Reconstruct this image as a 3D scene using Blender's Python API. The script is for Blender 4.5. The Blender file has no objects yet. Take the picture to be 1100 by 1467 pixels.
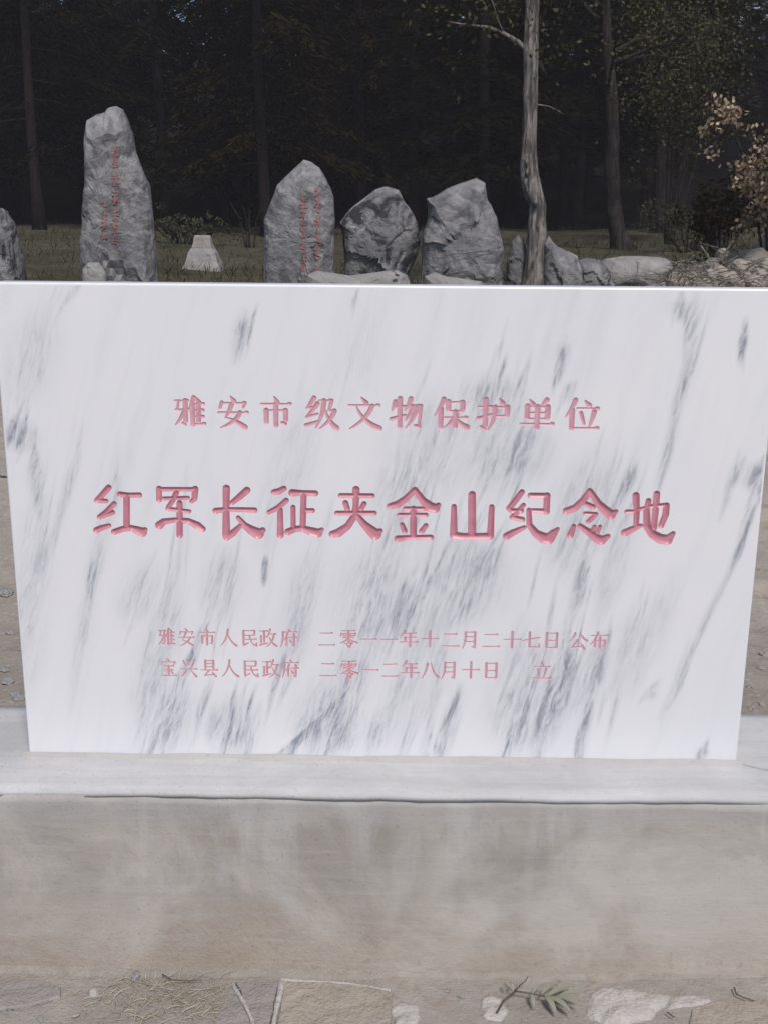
import bpy, bmesh, math, random
import numpy as np
from mathutils import Vector, Matrix, noise
from mathutils.bvhtree import BVHTree

scn = bpy.context.scene
COL = scn.collection
random.seed(7)
RNG = np.random.default_rng(7)

# ------------------------------------------------------------------ camera
PW, PH, FPX = 1100.0, 1467.0, 1500.0
PITCH, YAW, ROLL = 0.246067, -0.005697, 0.008793
PLINTH_H = 0.405
CAM = Vector((0.010787, -2.0, 1.034863 + PLINTH_H))
SW, SH, ST = 1.4797, 0.9691, 0.085          # marble tablet width, height, thickness
LEDGE = 0.1503                              # ledge in front of the tablet
fw = Vector((math.sin(YAW)*math.cos(PITCH), math.cos(YAW)*math.cos(PITCH), -math.sin(PITCH)))
r0 = Vector((math.cos(YAW), -math.sin(YAW), 0)); u0 = r0.cross(fw)
rt = r0*math.cos(ROLL) + u0*math.sin(ROLL)
up = -r0*math.sin(ROLL) + u0*math.cos(ROLL)
cd = bpy.data.cameras.new('camera'); cam = bpy.data.objects.new('camera', cd); COL.objects.link(cam)
m3 = Matrix((rt, up, -fw)).transposed()
cam.matrix_world = Matrix.Translation(CAM) @ m3.to_4x4()
cd.sensor_fit = 'VERTICAL'; cd.sensor_height = 24; cd.sensor_width = 18; cd.lens = 24*FPX/PH
cd.clip_start = 0.05; cd.clip_end = 1000
scn.camera = cam

# ------------------------------------------------------------------ sky, sun, exposure
SUN_EL, SUN_AZ = math.radians(54), math.radians(163)   # azimuth clockwise from +Y
wd = bpy.data.worlds.new('World'); scn.world = wd; wd.use_nodes = True
nt = wd.node_tree; nt.nodes.clear()
sk = nt.nodes.new('ShaderNodeTexSky'); sk.sky_type = 'NISHITA'; sk.sun_disc = False
sk.sun_elevation = SUN_EL; sk.sun_rotation = SUN_AZ
bg = nt.nodes.new('ShaderNodeBackground'); bg.inputs[1].default_value = 0.085
wo = nt.nodes.new('ShaderNodeOutputWorld')
nt.links.new(sk.outputs[0], bg.inputs[0]); nt.links.new(bg.outputs[0], wo.inputs[0])
sd = Vector((math.sin(SUN_AZ)*math.cos(SUN_EL), math.cos(SUN_AZ)*math.cos(SUN_EL), math.sin(SUN_EL)))
sl = bpy.data.lights.new('sun', 'SUN'); sl.energy = 2.6; sl.angle = math.radians(12); sl.color = (1, .93, .86)
so = bpy.data.objects.new('sun', sl); COL.objects.link(so)
so.rotation_euler = sd.to_track_quat('Z', 'Y').to_euler(); so.location = (0, -20, 40)
scn.view_settings.view_transform = 'Standard'; scn.view_settings.look = 'None'
scn.view_settings.exposure = 0.36; scn.view_settings.gamma = 1.0

# ------------------------------------------------------------------ helpers
def ray(px, py):
    d = fw + rt*((px-PW/2)/FPX) - up*((py-PH/2)/FPX)
    return d
def on_y(px, py, y):
    d = ray(px, py); return CAM + d*((y-CAM.y)/d.y)
def on_z(px, py, z):
    d = ray(px, py); return CAM + d*((z-CAM.z)/d.z)

PROF = [(-80, 0), (1.9, 0), (2.3, .07), (3.3, .36), (4.6, .70), (6, 1.0), (8, 1.12), (12, 1.42), (18, 1.68), (24, 2.0), (34, 3.4), (60, 9), (110, 20), (170, 26)]
PX_, PZ_ = zip(*PROF)
def terr0(y): return float(np.interp(y, PX_, PZ_))
def terr(x, y):
    z = terr0(y)
    if y > 1.2:
        k = min(1, (y-1.2)/3)
        z += k*(.10*noise.noise((x*.35, y*.35, 3.1)) + .035*noise.noise((x*1.7, y*1.7, 8.2)))
        z += max(0, min(1, (x-2.2)/1.5))*max(0, min(1, (y-4.0)/2))*.20*(1-min(1, max(0, (y-9)/4)))*(1+.5*noise.noise((x*2.1, y*2.1, 4))+.45*noise.noise((x*6.1, y*6.1, 9)))
    return z

def obj(name, verts, faces, mat, parent=None, smooth=False, loc=None, edges=()):
    me = bpy.data.meshes.new(name); me.from_pydata([tuple(v) for v in verts], edges, faces)
    if mat is not None: me.materials.append(mat)
    if smooth: me.polygons.foreach_set('use_smooth', [True]*len(me.polygons))
    me.update()
    o = bpy.data.objects.new(name, me); COL.objects.link(o)
    if parent: o.parent = parent
    if loc is not None: o.location = loc
    return o
def tag(o, label=None, cat=None, group=None, kind=None):
    if label: o['label'] = label
    if cat: o['category'] = cat
    if group: o['group'] = group
    if kind: o['kind'] = kind
    return o
def empty(name, loc, label, cat, group=None):
    o = bpy.data.objects.new(name, None); COL.objects.link(o); o.location = loc
    o.empty_display_size = .1
    return tag(o, label, cat, group)
def numpy_mesh(name, V, F, mat, parent=None):
    """V (n,3), F (m,4) quads or (m,3) tris, fast"""
    V = np.asarray(V, np.float32); F = np.asarray(F, np.int32); k = F.shape[1]
    me = bpy.data.meshes.new(name)
    me.vertices.add(len(V)); me.vertices.foreach_set('co', V.ravel())
    me.loops.add(F.size); me.loops.foreach_set('vertex_index', F.ravel())
    me.polygons.add(len(F)); me.polygons.foreach_set('loop_start', np.arange(0, F.size, k, dtype=np.int32))
    me.update(calc_edges=True); me.validate()
    if mat: me.materials.append(mat)
    o = bpy.data.objects.new(name, me); COL.objects.link(o)
    if parent: o.parent = parent
    return o

# ------------------------------------------------------------------ materials
class NT:
    def __init__(s, name, rough=.8, spec=.3):
        s.m = bpy.data.materials.new(name); s.m.use_nodes = True
        s.t = s.m.node_tree; s.b = s.t.nodes['Principled BSDF']
        s.b.inputs['Roughness'].default_value = rough
        s.b.inputs['Specular IOR Level'].default_value = spec
    def n(s, k, **kw):
        a = s.t.nodes.new(k)
        for q, v in kw.items(): setattr(a, q, v)
        return a
    def link(s, a, b): s.t.links.new(a, b)
    def co(s, which='Object'):
        return s.n('ShaderNodeTexCoord').outputs[which]
    def mapping(s, vec, scale=(1, 1, 1), rot=(0, 0, 0), loc=(0, 0, 0)):
        a = s.n('ShaderNodeMapping'); s.link(vec, a.inputs[0])
        a.inputs['Scale'].default_value = scale; a.inputs['Rotation'].default_value = rot; a.inputs['Location'].default_value = loc
        return a.outputs[0]
    def noise(s, vec, scale, detail=4, rough=.6, dist=0, dim=None):
        a = s.n('ShaderNodeTexNoise'); s.link(vec, a.inputs['Vector'])
        a.inputs['Scale'].default_value = scale; a.inputs['Detail'].default_value = detail
        a.inputs['Roughness'].default_value = rough; a.inputs['Distortion'].default_value = dist
        return a.outputs[0]
    def vor(s, vec, scale, feature='F1'):
        a = s.n('ShaderNodeTexVoronoi'); s.link(vec, a.inputs['Vector']); a.inputs['Scale'].default_value = scale; a.feature = feature
        return a
    def ramp(s, fac, stops, interp='LINEAR'):
        a = s.n('ShaderNodeValToRGB'); s.link(fac, a.inputs[0]); a.color_ramp.interpolation = interp
        e = a.color_ramp.elements
        while len(e) < len(stops): e.new(.5)
        for el, (p, c) in zip(e, stops):
            el.position = p; el.color = (c, c, c, 1) if not hasattr(c, '__len__') else (*c, 1)
        return a.outputs[0]
    def math(s, op, a, b=None, clamp=False):
        x = s.n('ShaderNodeMath', operation=op); x.use_clamp = clamp
        for i, v in enumerate((a, b)):
            if v is None: continue
            if hasattr(v, 'is_output'): s.link(v, x.inputs[i])
            else: x.inputs[i].default_value = v
        return x.outputs[0]
    def mix(s, fac, a, b, mode='MIX'):
        x = s.n('ShaderNodeMix', data_type='RGBA', blend_type=mode)
        for i, v in ((0, fac), (6, a), (7, b)):
            if hasattr(v, 'is_output'): s.link(v, x.inputs[i])
            elif hasattr(v, '__len__'): x.inputs[i].default_value = (*v, 1)
            else: x.inputs[i].default_value = v
        return x.outputs[2]
    def color(s, c):
        if hasattr(c, 'is_output'): s.link(c, s.b.inputs['Base Color'])
        else: s.b.inputs['Base Color'].default_value = (*c, 1)
    def bump(s, h, strength=.3, dist=.01):
        a = s.n('ShaderNodeBump'); a.inputs['Strength'].default_value = strength; a.inputs['Distance'].default_value = dist
        s.link(h, a.inputs['Height']); s.link(a.outputs[0], s.b.inputs['Normal'])

def mat_marble():
    k = NT('white_veined_marble', .32, .45); c = k.co()
    sep = k.n('ShaderNodeSeparateXYZ'); k.link(c, sep.inputs[0])
    u = k.math('SUBTRACT', sep.outputs[0], k.math('MULTIPLY', sep.outputs[2], .27))
    cmb = k.n('ShaderNodeCombineXYZ'); k.link(u, cmb.inputs[0]); k.link(sep.outputs[1], cmb.inputs[1]); k.link(sep.outputs[2], cmb.inputs[2])
    v = cmb.outputs[0]
    at = k.n('ShaderNodeAttribute'); at.attribute_name = 'vein'; D = at.outputs['Fac']
    w1 = k.noise(k.mapping(c, (5, 5, 2.2)), 1, 3); w2 = k.noise(k.mapping(c, (26, 10, 12)), 1, 2)
    uw = k.math('ADD', u, k.math('ADD', k.math('MULTIPLY', k.math('SUBTRACT', w1, .5), .055), k.math('MULTIPLY', k.math('SUBTRACT', w2, .5), .010)))
    cm2 = k.n('ShaderNodeCombineXYZ'); k.link(uw, cm2.inputs[0]); k.link(sep.outputs[1], cm2.inputs[1]); k.link(sep.outputs[2], cm2.inputs[2])
    v = cm2.outputs[0]
    f1 = k.noise(k.mapping(v, (60, 10, 8.5)), 1, 8, .72, .35)
    f2 = k.noise(k.mapping(v, (170, 20, 30), loc=(3, 1, 2)), 1, 6, .7, .4)
    f3 = k.noise(k.mapping(v, (17, 4, 1.5), loc=(7, 0, 4)), 1, 6, .62, .4)
    s = k.math('ADD', k.math('MULTIPLY', f1, .68), k.math('MULTIPLY', f2, .32))
    # a bundle is a grey cloud with sharper dark threads in it
    cloud = k.math('MULTIPLY', D, k.math('ADD', k.math('MULTIPLY', k.ramp(s, [(.40, 0), (.58, 1)]), .72), .22))
    core = k.math('MULTIPLY', k.ramp(k.math('ADD', s, k.math('MULTIPLY', D, .10)), [(.55, 0), (.67, 1)]), k.ramp(D, [(.10, 0), (.5, 1)]))
    m = k.math('ADD', cloud, k.math('MULTIPLY', core, .34), True)
    faint = k.math('MULTIPLY', k.ramp(f3, [(.50, 0), (.70, 1)]), .15)
    faint = k.math('MULTIPLY', faint, k.ramp(s, [(.36, .25), (.60, 1)]))
    m2 = k.math('MAXIMUM', m, faint)
    base = k.mix(k.ramp(k.noise(c, 2.2, 3), [(.3, 0), (.7, 1)]), (.735, .735, .76), (.70, .705, .74))
    k.color(k.mix(m2, base, (.25, .268, .325)))
    k.bump(k.noise(c, 60, 3), .05, .002)
    return k.m
def mat_paint():
    k = NT('glossy_red_paint', .34, .3); c = k.co()
    n = k.noise(c, 35, 4)
    k.color(k.mix(k.ramp(n, [(.35, 0), (.7, 1)]), (.49, .19, .245), (.56, .26, .315)))
    k.bump(k.noise(c, 90, 3), .12, .002)
    return k.m
def mat_matte_paint():
    k = NT('weathered_red_paint', .45, .4); c = k.co()
    n = k.noise(c, 60, 4)
    k.color(k.mix(k.ramp(n, [(.4, 0), (.75, 1)]), (.56, .28, .34), (.62, .38, .43)))
    return k.m
def mat_render(name, a, b, stain, lime, ledge=False):
    k = NT(name, .9, .2); c = k.co()
    n1 = k.noise(c, 4.2, 6, .65, .4); n2 = k.noise(c, 23, 5, .7); n3 = k.noise(k.mapping(c, (9, 9, 1.7), loc=(2, 4, 1)), 1, 5, .6, .6)
    n4 = k.noise(c, 130, 3, .7)
    n6 = k.noise(c, 2.1, 4, .6, .8)
    col = k.mix(k.ramp(k.math('ADD', k.math('MULTIPLY', n1, .55), k.math('MULTIPLY', n6, .45)), [(.41, 0), (.57, 1)]), a, b)
    sep = k.n('ShaderNodeSeparateXYZ'); k.link(c, sep.inputs[0])
    if not ledge:
        # lime runs from under the ledge, earth splashed up from the ground
        hi = k.ramp(k.math('ADD', k.math('MULTIPLY', sep.outputs[2], 2.0), k.math('MULTIPLY', n1, .35)), [(.35, 0), (.95, 1)])
        col = k.mix(k.math('MULTIPLY', k.math('MULTIPLY', k.ramp(n3, [(.50, 0), (.62, 1)]), hi), .55), col, lime)
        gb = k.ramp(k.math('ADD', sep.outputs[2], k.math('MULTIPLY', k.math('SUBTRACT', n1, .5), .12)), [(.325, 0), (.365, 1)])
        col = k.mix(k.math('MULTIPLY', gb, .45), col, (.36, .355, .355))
        lo = k.ramp(k.math('ADD', k.math('MULTIPLY', sep.outputs[2], 2.4), k.math('MULTIPLY', n1, .9)), [(.42, 1), (.86, 0)])
        col = k.mix(k.math('MULTIPLY', lo, .7), col, stain)
    else:
        n5 = k.noise(k.mapping(c, (1.6, 26, 20), loc=(1, 0, 3)), 1, 5, .65, .5)
        col = k.mix(k.math('MULTIPLY', k.ramp(n5, [(.46, 0), (.72, 1)]), .55), col, stain)
        # hairline joint running out from the tablet's right front corner
        l = k.math('ABSOLUTE', k.math('ADD', k.math('ADD', sep.outputs[1], k.math('MULTIPLY', k.math('SUBTRACT', sep.outputs[0], SW/2), .55)),
                   k.math('MULTIPLY', k.math('SUBTRACT', n2, .5), .012)))
        on = k.math('MULTIPLY', k.math('LESS_THAN', l, .004), k.math('GREATER_THAN', sep.outputs[0], SW/2-.005))
        col = k.mix(k.math('MULTIPLY', on, .5), col, (.2, .2, .21))
    col = k.mix(k.math('MULTIPLY', k.ramp(n2, [(.3, 1), (.5, 0)]), .22), col, stain)
    col = k.mix(k.math('MULTIPLY', k.ramp(n4, [(.27, 1), (.4, 0)]), .35), col, (.13, .115, .105))
    k.color(col)
    h = k.math('ADD', k.math('MULTIPLY', n2, .5), k.math('ADD', k.math('MULTIPLY', n4, .3), k.math('MULTIPLY', n1, .7)))
    if not ledge:
        # coarser sandy coat towards the foot, with pits; fine trowel drags above
        n7 = k.noise(c, 55, 5, .75, .3); n8 = k.noise(k.mapping(c, (3, 20, 42), (0, .5, 0)), 1, 5, .7, .6)
        vv = k.vor(c, 34); pit = k.ramp(vv.outputs['Distance'], [(.05, 0), (.11, 1)])
        foot = k.ramp(k.math('ADD', sep.outputs[2], k.math('MULTIPLY', k.math('SUBTRACT', n1, .5), .25)), [(.04, 1), (.15, 0)])
        h = k.math('ADD', h, k.math('ADD', k.math('MULTIPLY', k.math('MULTIPLY', n7, foot), 2.2), k.math('ADD', k.math('MULTIPLY', n8, .35), k.math('MULTIPLY', pit, .22))))
        col = k.mix(k.math('MULTIPLY', k.ramp(n8, [(.52, 0), (.70, 1)]), .22), col, lime)
        col = k.mix(k.math('MULTIPLY', k.math('MULTIPLY', k.ramp(n7, [(.56, 0), (.68, 1)]), foot), .5), col, (.25, .20, .165))
        k.color(col)
    k.bump(h, .30, .006)
    return k.m
def mat_rock(name, a, b, dark, vein=.5, patch=.5):
    k = NT(name, .85, .25); c = k.co()
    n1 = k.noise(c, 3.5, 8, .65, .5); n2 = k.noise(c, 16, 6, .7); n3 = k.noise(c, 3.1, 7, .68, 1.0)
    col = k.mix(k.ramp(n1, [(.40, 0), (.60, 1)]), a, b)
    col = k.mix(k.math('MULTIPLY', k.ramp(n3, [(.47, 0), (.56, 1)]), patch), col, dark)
    w = k.n('ShaderNodeTexWave'); w.inputs['Scale'].default_value = 1.6; w.inputs['Distortion'].default_value = 5; w.inputs['Detail'].default_value = 3
    k.link(k.mapping(c, (.35, .5, 1.4), (0, .3, 0)), w.inputs[0])
    col = k.mix(k.math('MULTIPLY', k.ramp(w.outputs[0], [(.955, 0), (.995, 1)]), vein), col, (.42, .41, .41))
    col = k.mix(k.math('MULTIPLY', k.ramp(n2, [(.6, 0), (.75, 1)]), .5), col, (.36, .35, .35))
    g = k.n('ShaderNodeNewGeometry')
    col = k.mix(k.math('MULTIPLY', k.ramp(g.outputs['Pointiness'], [(.54, 0), (.62, 1)]), .6), col, (.42, .41, .40))
    k.color(col)
    k.bump(k.math('ADD', n1, k.math('MULTIPLY', n2, .6)), .8, .05)
    return k.m
def mat_ground(name, cols, scale=1., bump=.6, litter=None):
    k = NT(name, .95, .1); c = k.co()
    n1 = k.noise(c, 1.1*scale, 8, .65, .4); n2 = k.noise(c, 9*scale, 6, .7, .3); n3 = k.noise(c, 60*scale, 4, .7)
    col = k.mix(k.ramp(n1, [(.36, 0), (.64, 1)]), cols[0], cols[1])
    col = k.mix(k.math('MULTIPLY', k.ramp(n2, [(.46, 0), (.68, 1)]), .7), col, cols[2])
    v = k.vor(c, 26*scale)
    col = k.mix(k.math('MULTIPLY', k.ramp(v.outputs['Distance'], [(.12, 1), (.3, 0)]), .45), col, cols[3])
    k.color(col)
    k.bump(k.math('ADD', n2, k.math('MULTIPLY', n3, .5)), bump, .03)
    return k.m
def mat_leaf(name, a, b, rough=.55, trans=.0, spec=.35):
    k = NT(name, rough, spec)
    oi = k.n('ShaderNodeObjectInfo'); g = k.n('ShaderNodeNewGeometry')
    k.color(k.mix(g.outputs['Random Per Island'], a, b))
    if trans: k.b.inputs['Transmission Weight'].default_value = 0
    return k.m
def mat_bark(name, a, b, stretch=1.):
    k = NT(name, .9, .15); c = k.co()
    n = k.noise(k.mapping(c, (30, 30, 4*stretch)), 1, 6, .65, .6); n2 = k.noise(c, 5, 4)
    col = k.mix(k.ramp(n, [(.38, 0), (.6, 1)]), a, b)
    col = k.mix(k.math('MULTIPLY', k.ramp(n2, [(.5, 0), (.62, 1)]), .5), col, a)
    k.color(col); k.bump(n, .9, .03)
    return k.m

M = dict(
    marble=mat_marble(), paint=mat_paint(), matte=mat_matte_paint(),
    plinth=mat_render('cement_render', (.31, .288, .268), (.46, .434, .406), (.385, .315, .25), (.51, .50, .495)),
    ledge=mat_render('pale_mortar', (.43, .43, .435), (.51, .51, .515), (.39, .375, .37), (.5, .5, .5), True),
    toe=mat_render('rough_mortar', (.40, .385, .37), (.47, .455, .44), (.37, .33, .295), (.5, .49, .48)),
    rock=mat_rock('grey_rock', (.17, .168, .176), (.30, .295, .30), (.06, .06, .066), .25, .6),
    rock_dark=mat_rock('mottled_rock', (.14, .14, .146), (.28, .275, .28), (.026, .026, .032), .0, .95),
    rock_pale=mat_rock('pale_rock', (.25, .24, .235), (.33, .32, .31), (.14, .135, .13), .2, .3),
    flag=mat_rock('flagstone_grey', (.275, .252, .238), (.33, .305, .285), (.25, .23, .215), .0, .4),
    flag_tan=mat_rock('flagstone_tan', (.33, .29, .245), (.385, .34, .285), (.30, .27, .235), .0, .4),
    white_vein=mat_rock('white_mortar', (.44, .415, .39), (.51, .485, .46), (.39, .36, .33), .0, .6),
    ground=mat_ground('earth', ((.27, .235, .205), (.345, .31, .275), (.22, .19, .165), (.42, .39, .36)), 1.),
    front=mat_ground('mortar_and_dirt', ((.31, .282, .252), (.40, .37, .335), (.30, .255, .21), (.41, .385, .36)), 3., .6),
    bark=mat_bark('grey_bark', (.045, .04, .038), (.29, .265, .245)),
    bark_dark=mat_bark('dark_bark', (.014, .011, .011), (.05, .041, .039)),
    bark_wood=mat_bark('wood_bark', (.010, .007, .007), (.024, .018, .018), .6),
    needles=mat_leaf('dark_needles', (.004, .0045, .003), (.016, .013, .007), .9, spec=.0),  # both needle colours darkened to paint in mountain shade over the wood
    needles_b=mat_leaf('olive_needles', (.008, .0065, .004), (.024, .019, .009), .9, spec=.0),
    leaves=mat_leaf('olive_leaves', (.010, .012, .004), (.075, .068, .024), .6, spec=.12),
    dry_leaves=mat_leaf('dry_leaves', (.10, .055, .03), (.44, .34, .22), .5),
    dry_grass=mat_leaf('dry_grass', (.26, .23, .165), (.44, .40, .31), .7),
    grass=mat_leaf('meadow_grass', (.020, .023, .012), (.066, .062, .034), .85),
    sprig_leaf=mat_leaf('grey_green_leaf', (.15, .15, .11), (.30, .295, .23), .5),
    twig=mat_bark('twig_bark', (.075, .062, .052), (.18, .155, .13)),
    stick=mat_bark('dead_wood', (.12, .10, .085), (.30, .27, .24)),
    red_mark=NT('faded_red_paint', .7, .2).m,
)
M['red_mark'].node_tree.nodes['Principled BSDF'].inputs['Base Color'].default_value = (.27, .135, .14, 1)

# ------------------------------------------------------------------ terrain
def build_terrain():
    xs = np.unique(np.concatenate([np.linspace(-150, -14, 24), np.linspace(-14, -4, 34), np.linspace(-4, 4, 100), np.linspace(4, 14, 34), np.linspace(14, 150, 24)]))
    ys = np.unique(np.concatenate([np.linspace(-90, -3, 20), np.linspace(-3, 0, 40), np.linspace(0, 9, 120), np.linspace(9, 30, 50), np.linspace(30, 170, 40)]))
    V = []; F = []
    for y in ys:
        for x in xs:
            z = terr(x, y)
            if -3 < y < 3 and abs(x) < 4: z += .006*noise.noise((x*4, y*4, 0))
            if 2.6 < y < 9: z += .03*noise.noise((x*5, y*5, 2)) + .015*noise.noise((x*13, y*13, 5))
            V.append((x, y, z))
    nx = len(xs)
    for j in range(len(ys)-1):
        for i in range(nx-1):
            a = j*nx+i; F.append((a, a+1, a+nx+1, a+nx))
    o = numpy_mesh('ground', V, F, None)
    o.data.materials.append(M['front']); o.data.materials.append(M['ground']); 
    k = NT('meadow_and_forest_floor', .95, .1); c = k.co()
    n = k.noise(c, .8, 6, .65, .4); n2 = k.noise(c, 7, 6, .7)
    col = k.mix(k.ramp(n, [(.36, 0), (.62, 1)]), (.06, .055, .035), (.12, .105, .072))
    col = k.mix(k.math('MULTIPLY', k.ramp(n2, [(.4, 1), (.6, 0)]), .6), col, (.035, .036, .02))
    k.color(col); k.bump(n2, .9, .08); o.data.materials.append(k.m)
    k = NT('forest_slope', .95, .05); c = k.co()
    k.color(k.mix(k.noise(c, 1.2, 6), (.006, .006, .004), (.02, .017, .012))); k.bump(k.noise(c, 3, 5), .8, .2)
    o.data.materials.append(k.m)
    mi = []
    for j in range(len(ys)-1):
        for i in range(nx-1):
            y = ys[j]; x = xs[i]
            b = 4.4 + 1.2*noise.noise((x*.6, y*.6, 1))
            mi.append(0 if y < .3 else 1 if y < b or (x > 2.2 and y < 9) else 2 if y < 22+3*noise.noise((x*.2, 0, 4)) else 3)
    o.data.polygons.foreach_set('material_index', mi)
    o.data.polygons.foreach_set('use_smooth', [True]*len(mi))
    tag(o, kind='structure')
build_terrain()

# ------------------------------------------------------------------ the writing
SONG = {
 '雅': 'H4 14 46;L16 14 12 40;H6 42 48;V37 14 86;L36 90 26 84;P34 44 26 66 4 90;P64 4 58 24 48 44;V59 28 98;D72 4 80 18;H59 24 96;H59 44 94;H59 64 94;H59 87 98;V78 24 87',
 '安': 'D44 0 54 14;T16 18 10 36;H14 20 90;L90 20 82 34;P46 26 38 48 26 66;N26 66 60 74 86 96;P72 50 60 80 10 98;H4 50 96',
 '市': 'D46 0 54 16;H4 22 96;V50 22 98;V20 42 88;H20 42 82;V80 42 80;T78 84 68 80',
 '级': 'P30 2 20 20 8 32;L8 34 30 30;P40 20 26 42 6 60;L6 62 40 52;T4 88 42 76;H46 10 84;P60 10 58 60 34 96;T84 10 76 40;L74 42 92 42;P92 42 82 74 46 98;N64 40 74 76 98 96',
 '文': 'D42 0 56 16;H4 24 96;P74 26 58 70 6 98;N26 26 44 74 96 96',
 '物': 'P14 12 10 28 4 40;H14 28 44;V28 2 98;T2 66 44 54;P60 2 54 24 42 40;H56 24 92;T91 24 86 86;T86 90 74 86;P66 26 60 52 44 70;P80 26 70 66 46 94',
 '保': 'P28 2 20 28 2 54;V20 34 98;V42 10 42;H42 12 84;V84 12 42;H42 40 84;H32 60 98;V63 42 98;P60 62 50 80 30 92;N66 62 78 80 98 90',
 '护': 'H2 26 42;V24 2 92;T22 94 12 88;T2 62 42 50;D64 0 74 14;P52 26 52 70 32 98;H52 26 90;V88 26 56;H52 54 90',
 '单': 'D26 2 36 16;P76 2 70 10 60 20;V20 22 66;H20 24 82;V80 24 66;H20 43 80;H20 62 80;H2 78 98;V50 24 98',
 '位': 'P28 2 20 28 2 54;V20 34 98;D56 4 68 18;H34 28 96;T46 42 56 76;P84 38 80 60 70 88;H30 90 98',
 '人': 'P50 4 46 60 4 96;N50 30 62 74 98 94', 
 '民': 'H18 10 82;V82 10 36;H18 36 82;V18 10 90;T18 92 46 78;H18 58 92;T52 38 64 74;N64 74 74 90 92 94;L92 94 94 78',
 '政': 'H2 12 48;V28 12 80;H28 44 46;V10 40 84;T2 90 50 78;P64 2 58 26 46 46;H60 28 96;P86 30 78 76 42 98;N58 44 72 80 98 94',
 '府': 'D46 0 56 12;H14 16 96;P16 16 18 70 2 98;P42 26 36 46 24 60;V36 50 98;H46 46 96;V80 28 92;T80 94 70 88;D54 58 64 74',
 '二': 'H14 20 84;H4 86 96', '一': 'H4 52 96', '十': 'H4 46 96;V50 4 98',
 '零': 'H12 6 88;T10 22 6 36;H10 22 92;L92 22 86 34;V50 6 46;T22 31 38 33;T22 42 38 44;T62 31 78 33;T62 42 78 44;P50 48 36 66 4 74;N50 48 66 64 98 72;D46 60 54 68;H28 76 72;T72 77 50 98;D42 84 58 98',
 '年': 'P28 2 20 20 6 34;H22 18 88;V28 40 64;H28 40 86;H2 66 98;V56 18 98',
 '月': 'P26 8 28 70 8 98;H26 8 80;V78 8 90;T78 94 64 88;H26 34 78;H26 60 78',
 '七': 'L4 52 94 34;V40 6 86;T40 88 90 88;L92 90 94 70', '日': 'V22 8 96;H22 10 80;V78 10 96;H22 50 78;H22 90 78',
 '公': 'P34 8 26 36 4 54;N60 6 74 36 98 50;P48 46 36 70 18 88;L18 88 76 82;N66 62 76 78 86 96',
 '布': 'H4 20 96;P42 2 34 40 4 70;V28 46 88;H28 48 80;V80 48 80;T80 84 68 80;V54 32 98',
 '宝': 'D46 0 54 12;T12 16 8 32;H12 18 90;L90 18 82 30;H22 40 80;H24 62 76;V50 40 90;H6 92 96;D64 68 74 80',
 '兴': 'T18 8 28 36;T44 4 52 32;P84 4 76 30 64 50;H2 56 98;P32 66 24 82 6 96;N64 64 76 80 92 96',
 '县': 'V26 6 58;H26 8 76;V74 8 58;H26 24 74;H26 42 74;H2 60 98;P46 62 34 76 22 88;L22 90 80 84;N66 70 76 82 86 96',
 '八': 'P36 14 30 60 4 94;N56 8 66 66 98 92', '立': 'D46 0 56 16;H10 26 92;T28 40 38 78;P74 36 70 62 60 88;H2 90 98',
}
def song_segs(ch, thin, thick):
    """list of (x1,y1,r1,x2,y2,r2) in a 0..100 box, y down"""
    S = []
    def curve(a, c, b, ra, rc, rb, n=7):
        pts = []
        for i in range(n+1):
            t = i/n
            x = (1-t)**2*a[0]+2*t*(1-t)*c[0]+t*t*b[0]; y = (1-t)**2*a[1]+2*t*(1-t)*c[1]+t*t*b[1]
            r = (1-t)**2*ra+2*t*(1-t)*rc+t*t*rb
            pts.append((x, y, r))
        for p, q in zip(pts, pts[1:]): S.append((*p, *q))
    for tok in SONG[ch].split(';'):
        k = tok[0]; v = [float(t) for t in tok[1:].split()]
        if k == 'H':
            S.append((v[0], v[1], thin, v[2], v[1], thin))
            S.append((v[2]-7, v[1]-3.5, thin*1.0, v[2]-2, v[1]-1, thin*1.7))
        elif k == 'V':
            S.append((v[0], v[1], thick, v[0], v[2]-thick, thick*.92))
        elif k == 'L': S.append((v[0], v[1], thin*1.2, v[2], v[3], thin*1.2))
        elif k == 'T': S.append((v[0], v[1], thick*.75, v[2], v[3], thick*.6))
        elif k == 'D': S.append((v[0], v[1], thin*.9, v[2], v[3], thick))
        elif k == 'P': curve(v[0:2], v[2:4], v[4:6], thick*.95, thick*.85, thin*.7)
        elif k == 'N': curve(v[0:2], v[2:4], v[4:6], thin*.8, thick*.8, thick*1.15)
    return S

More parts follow.
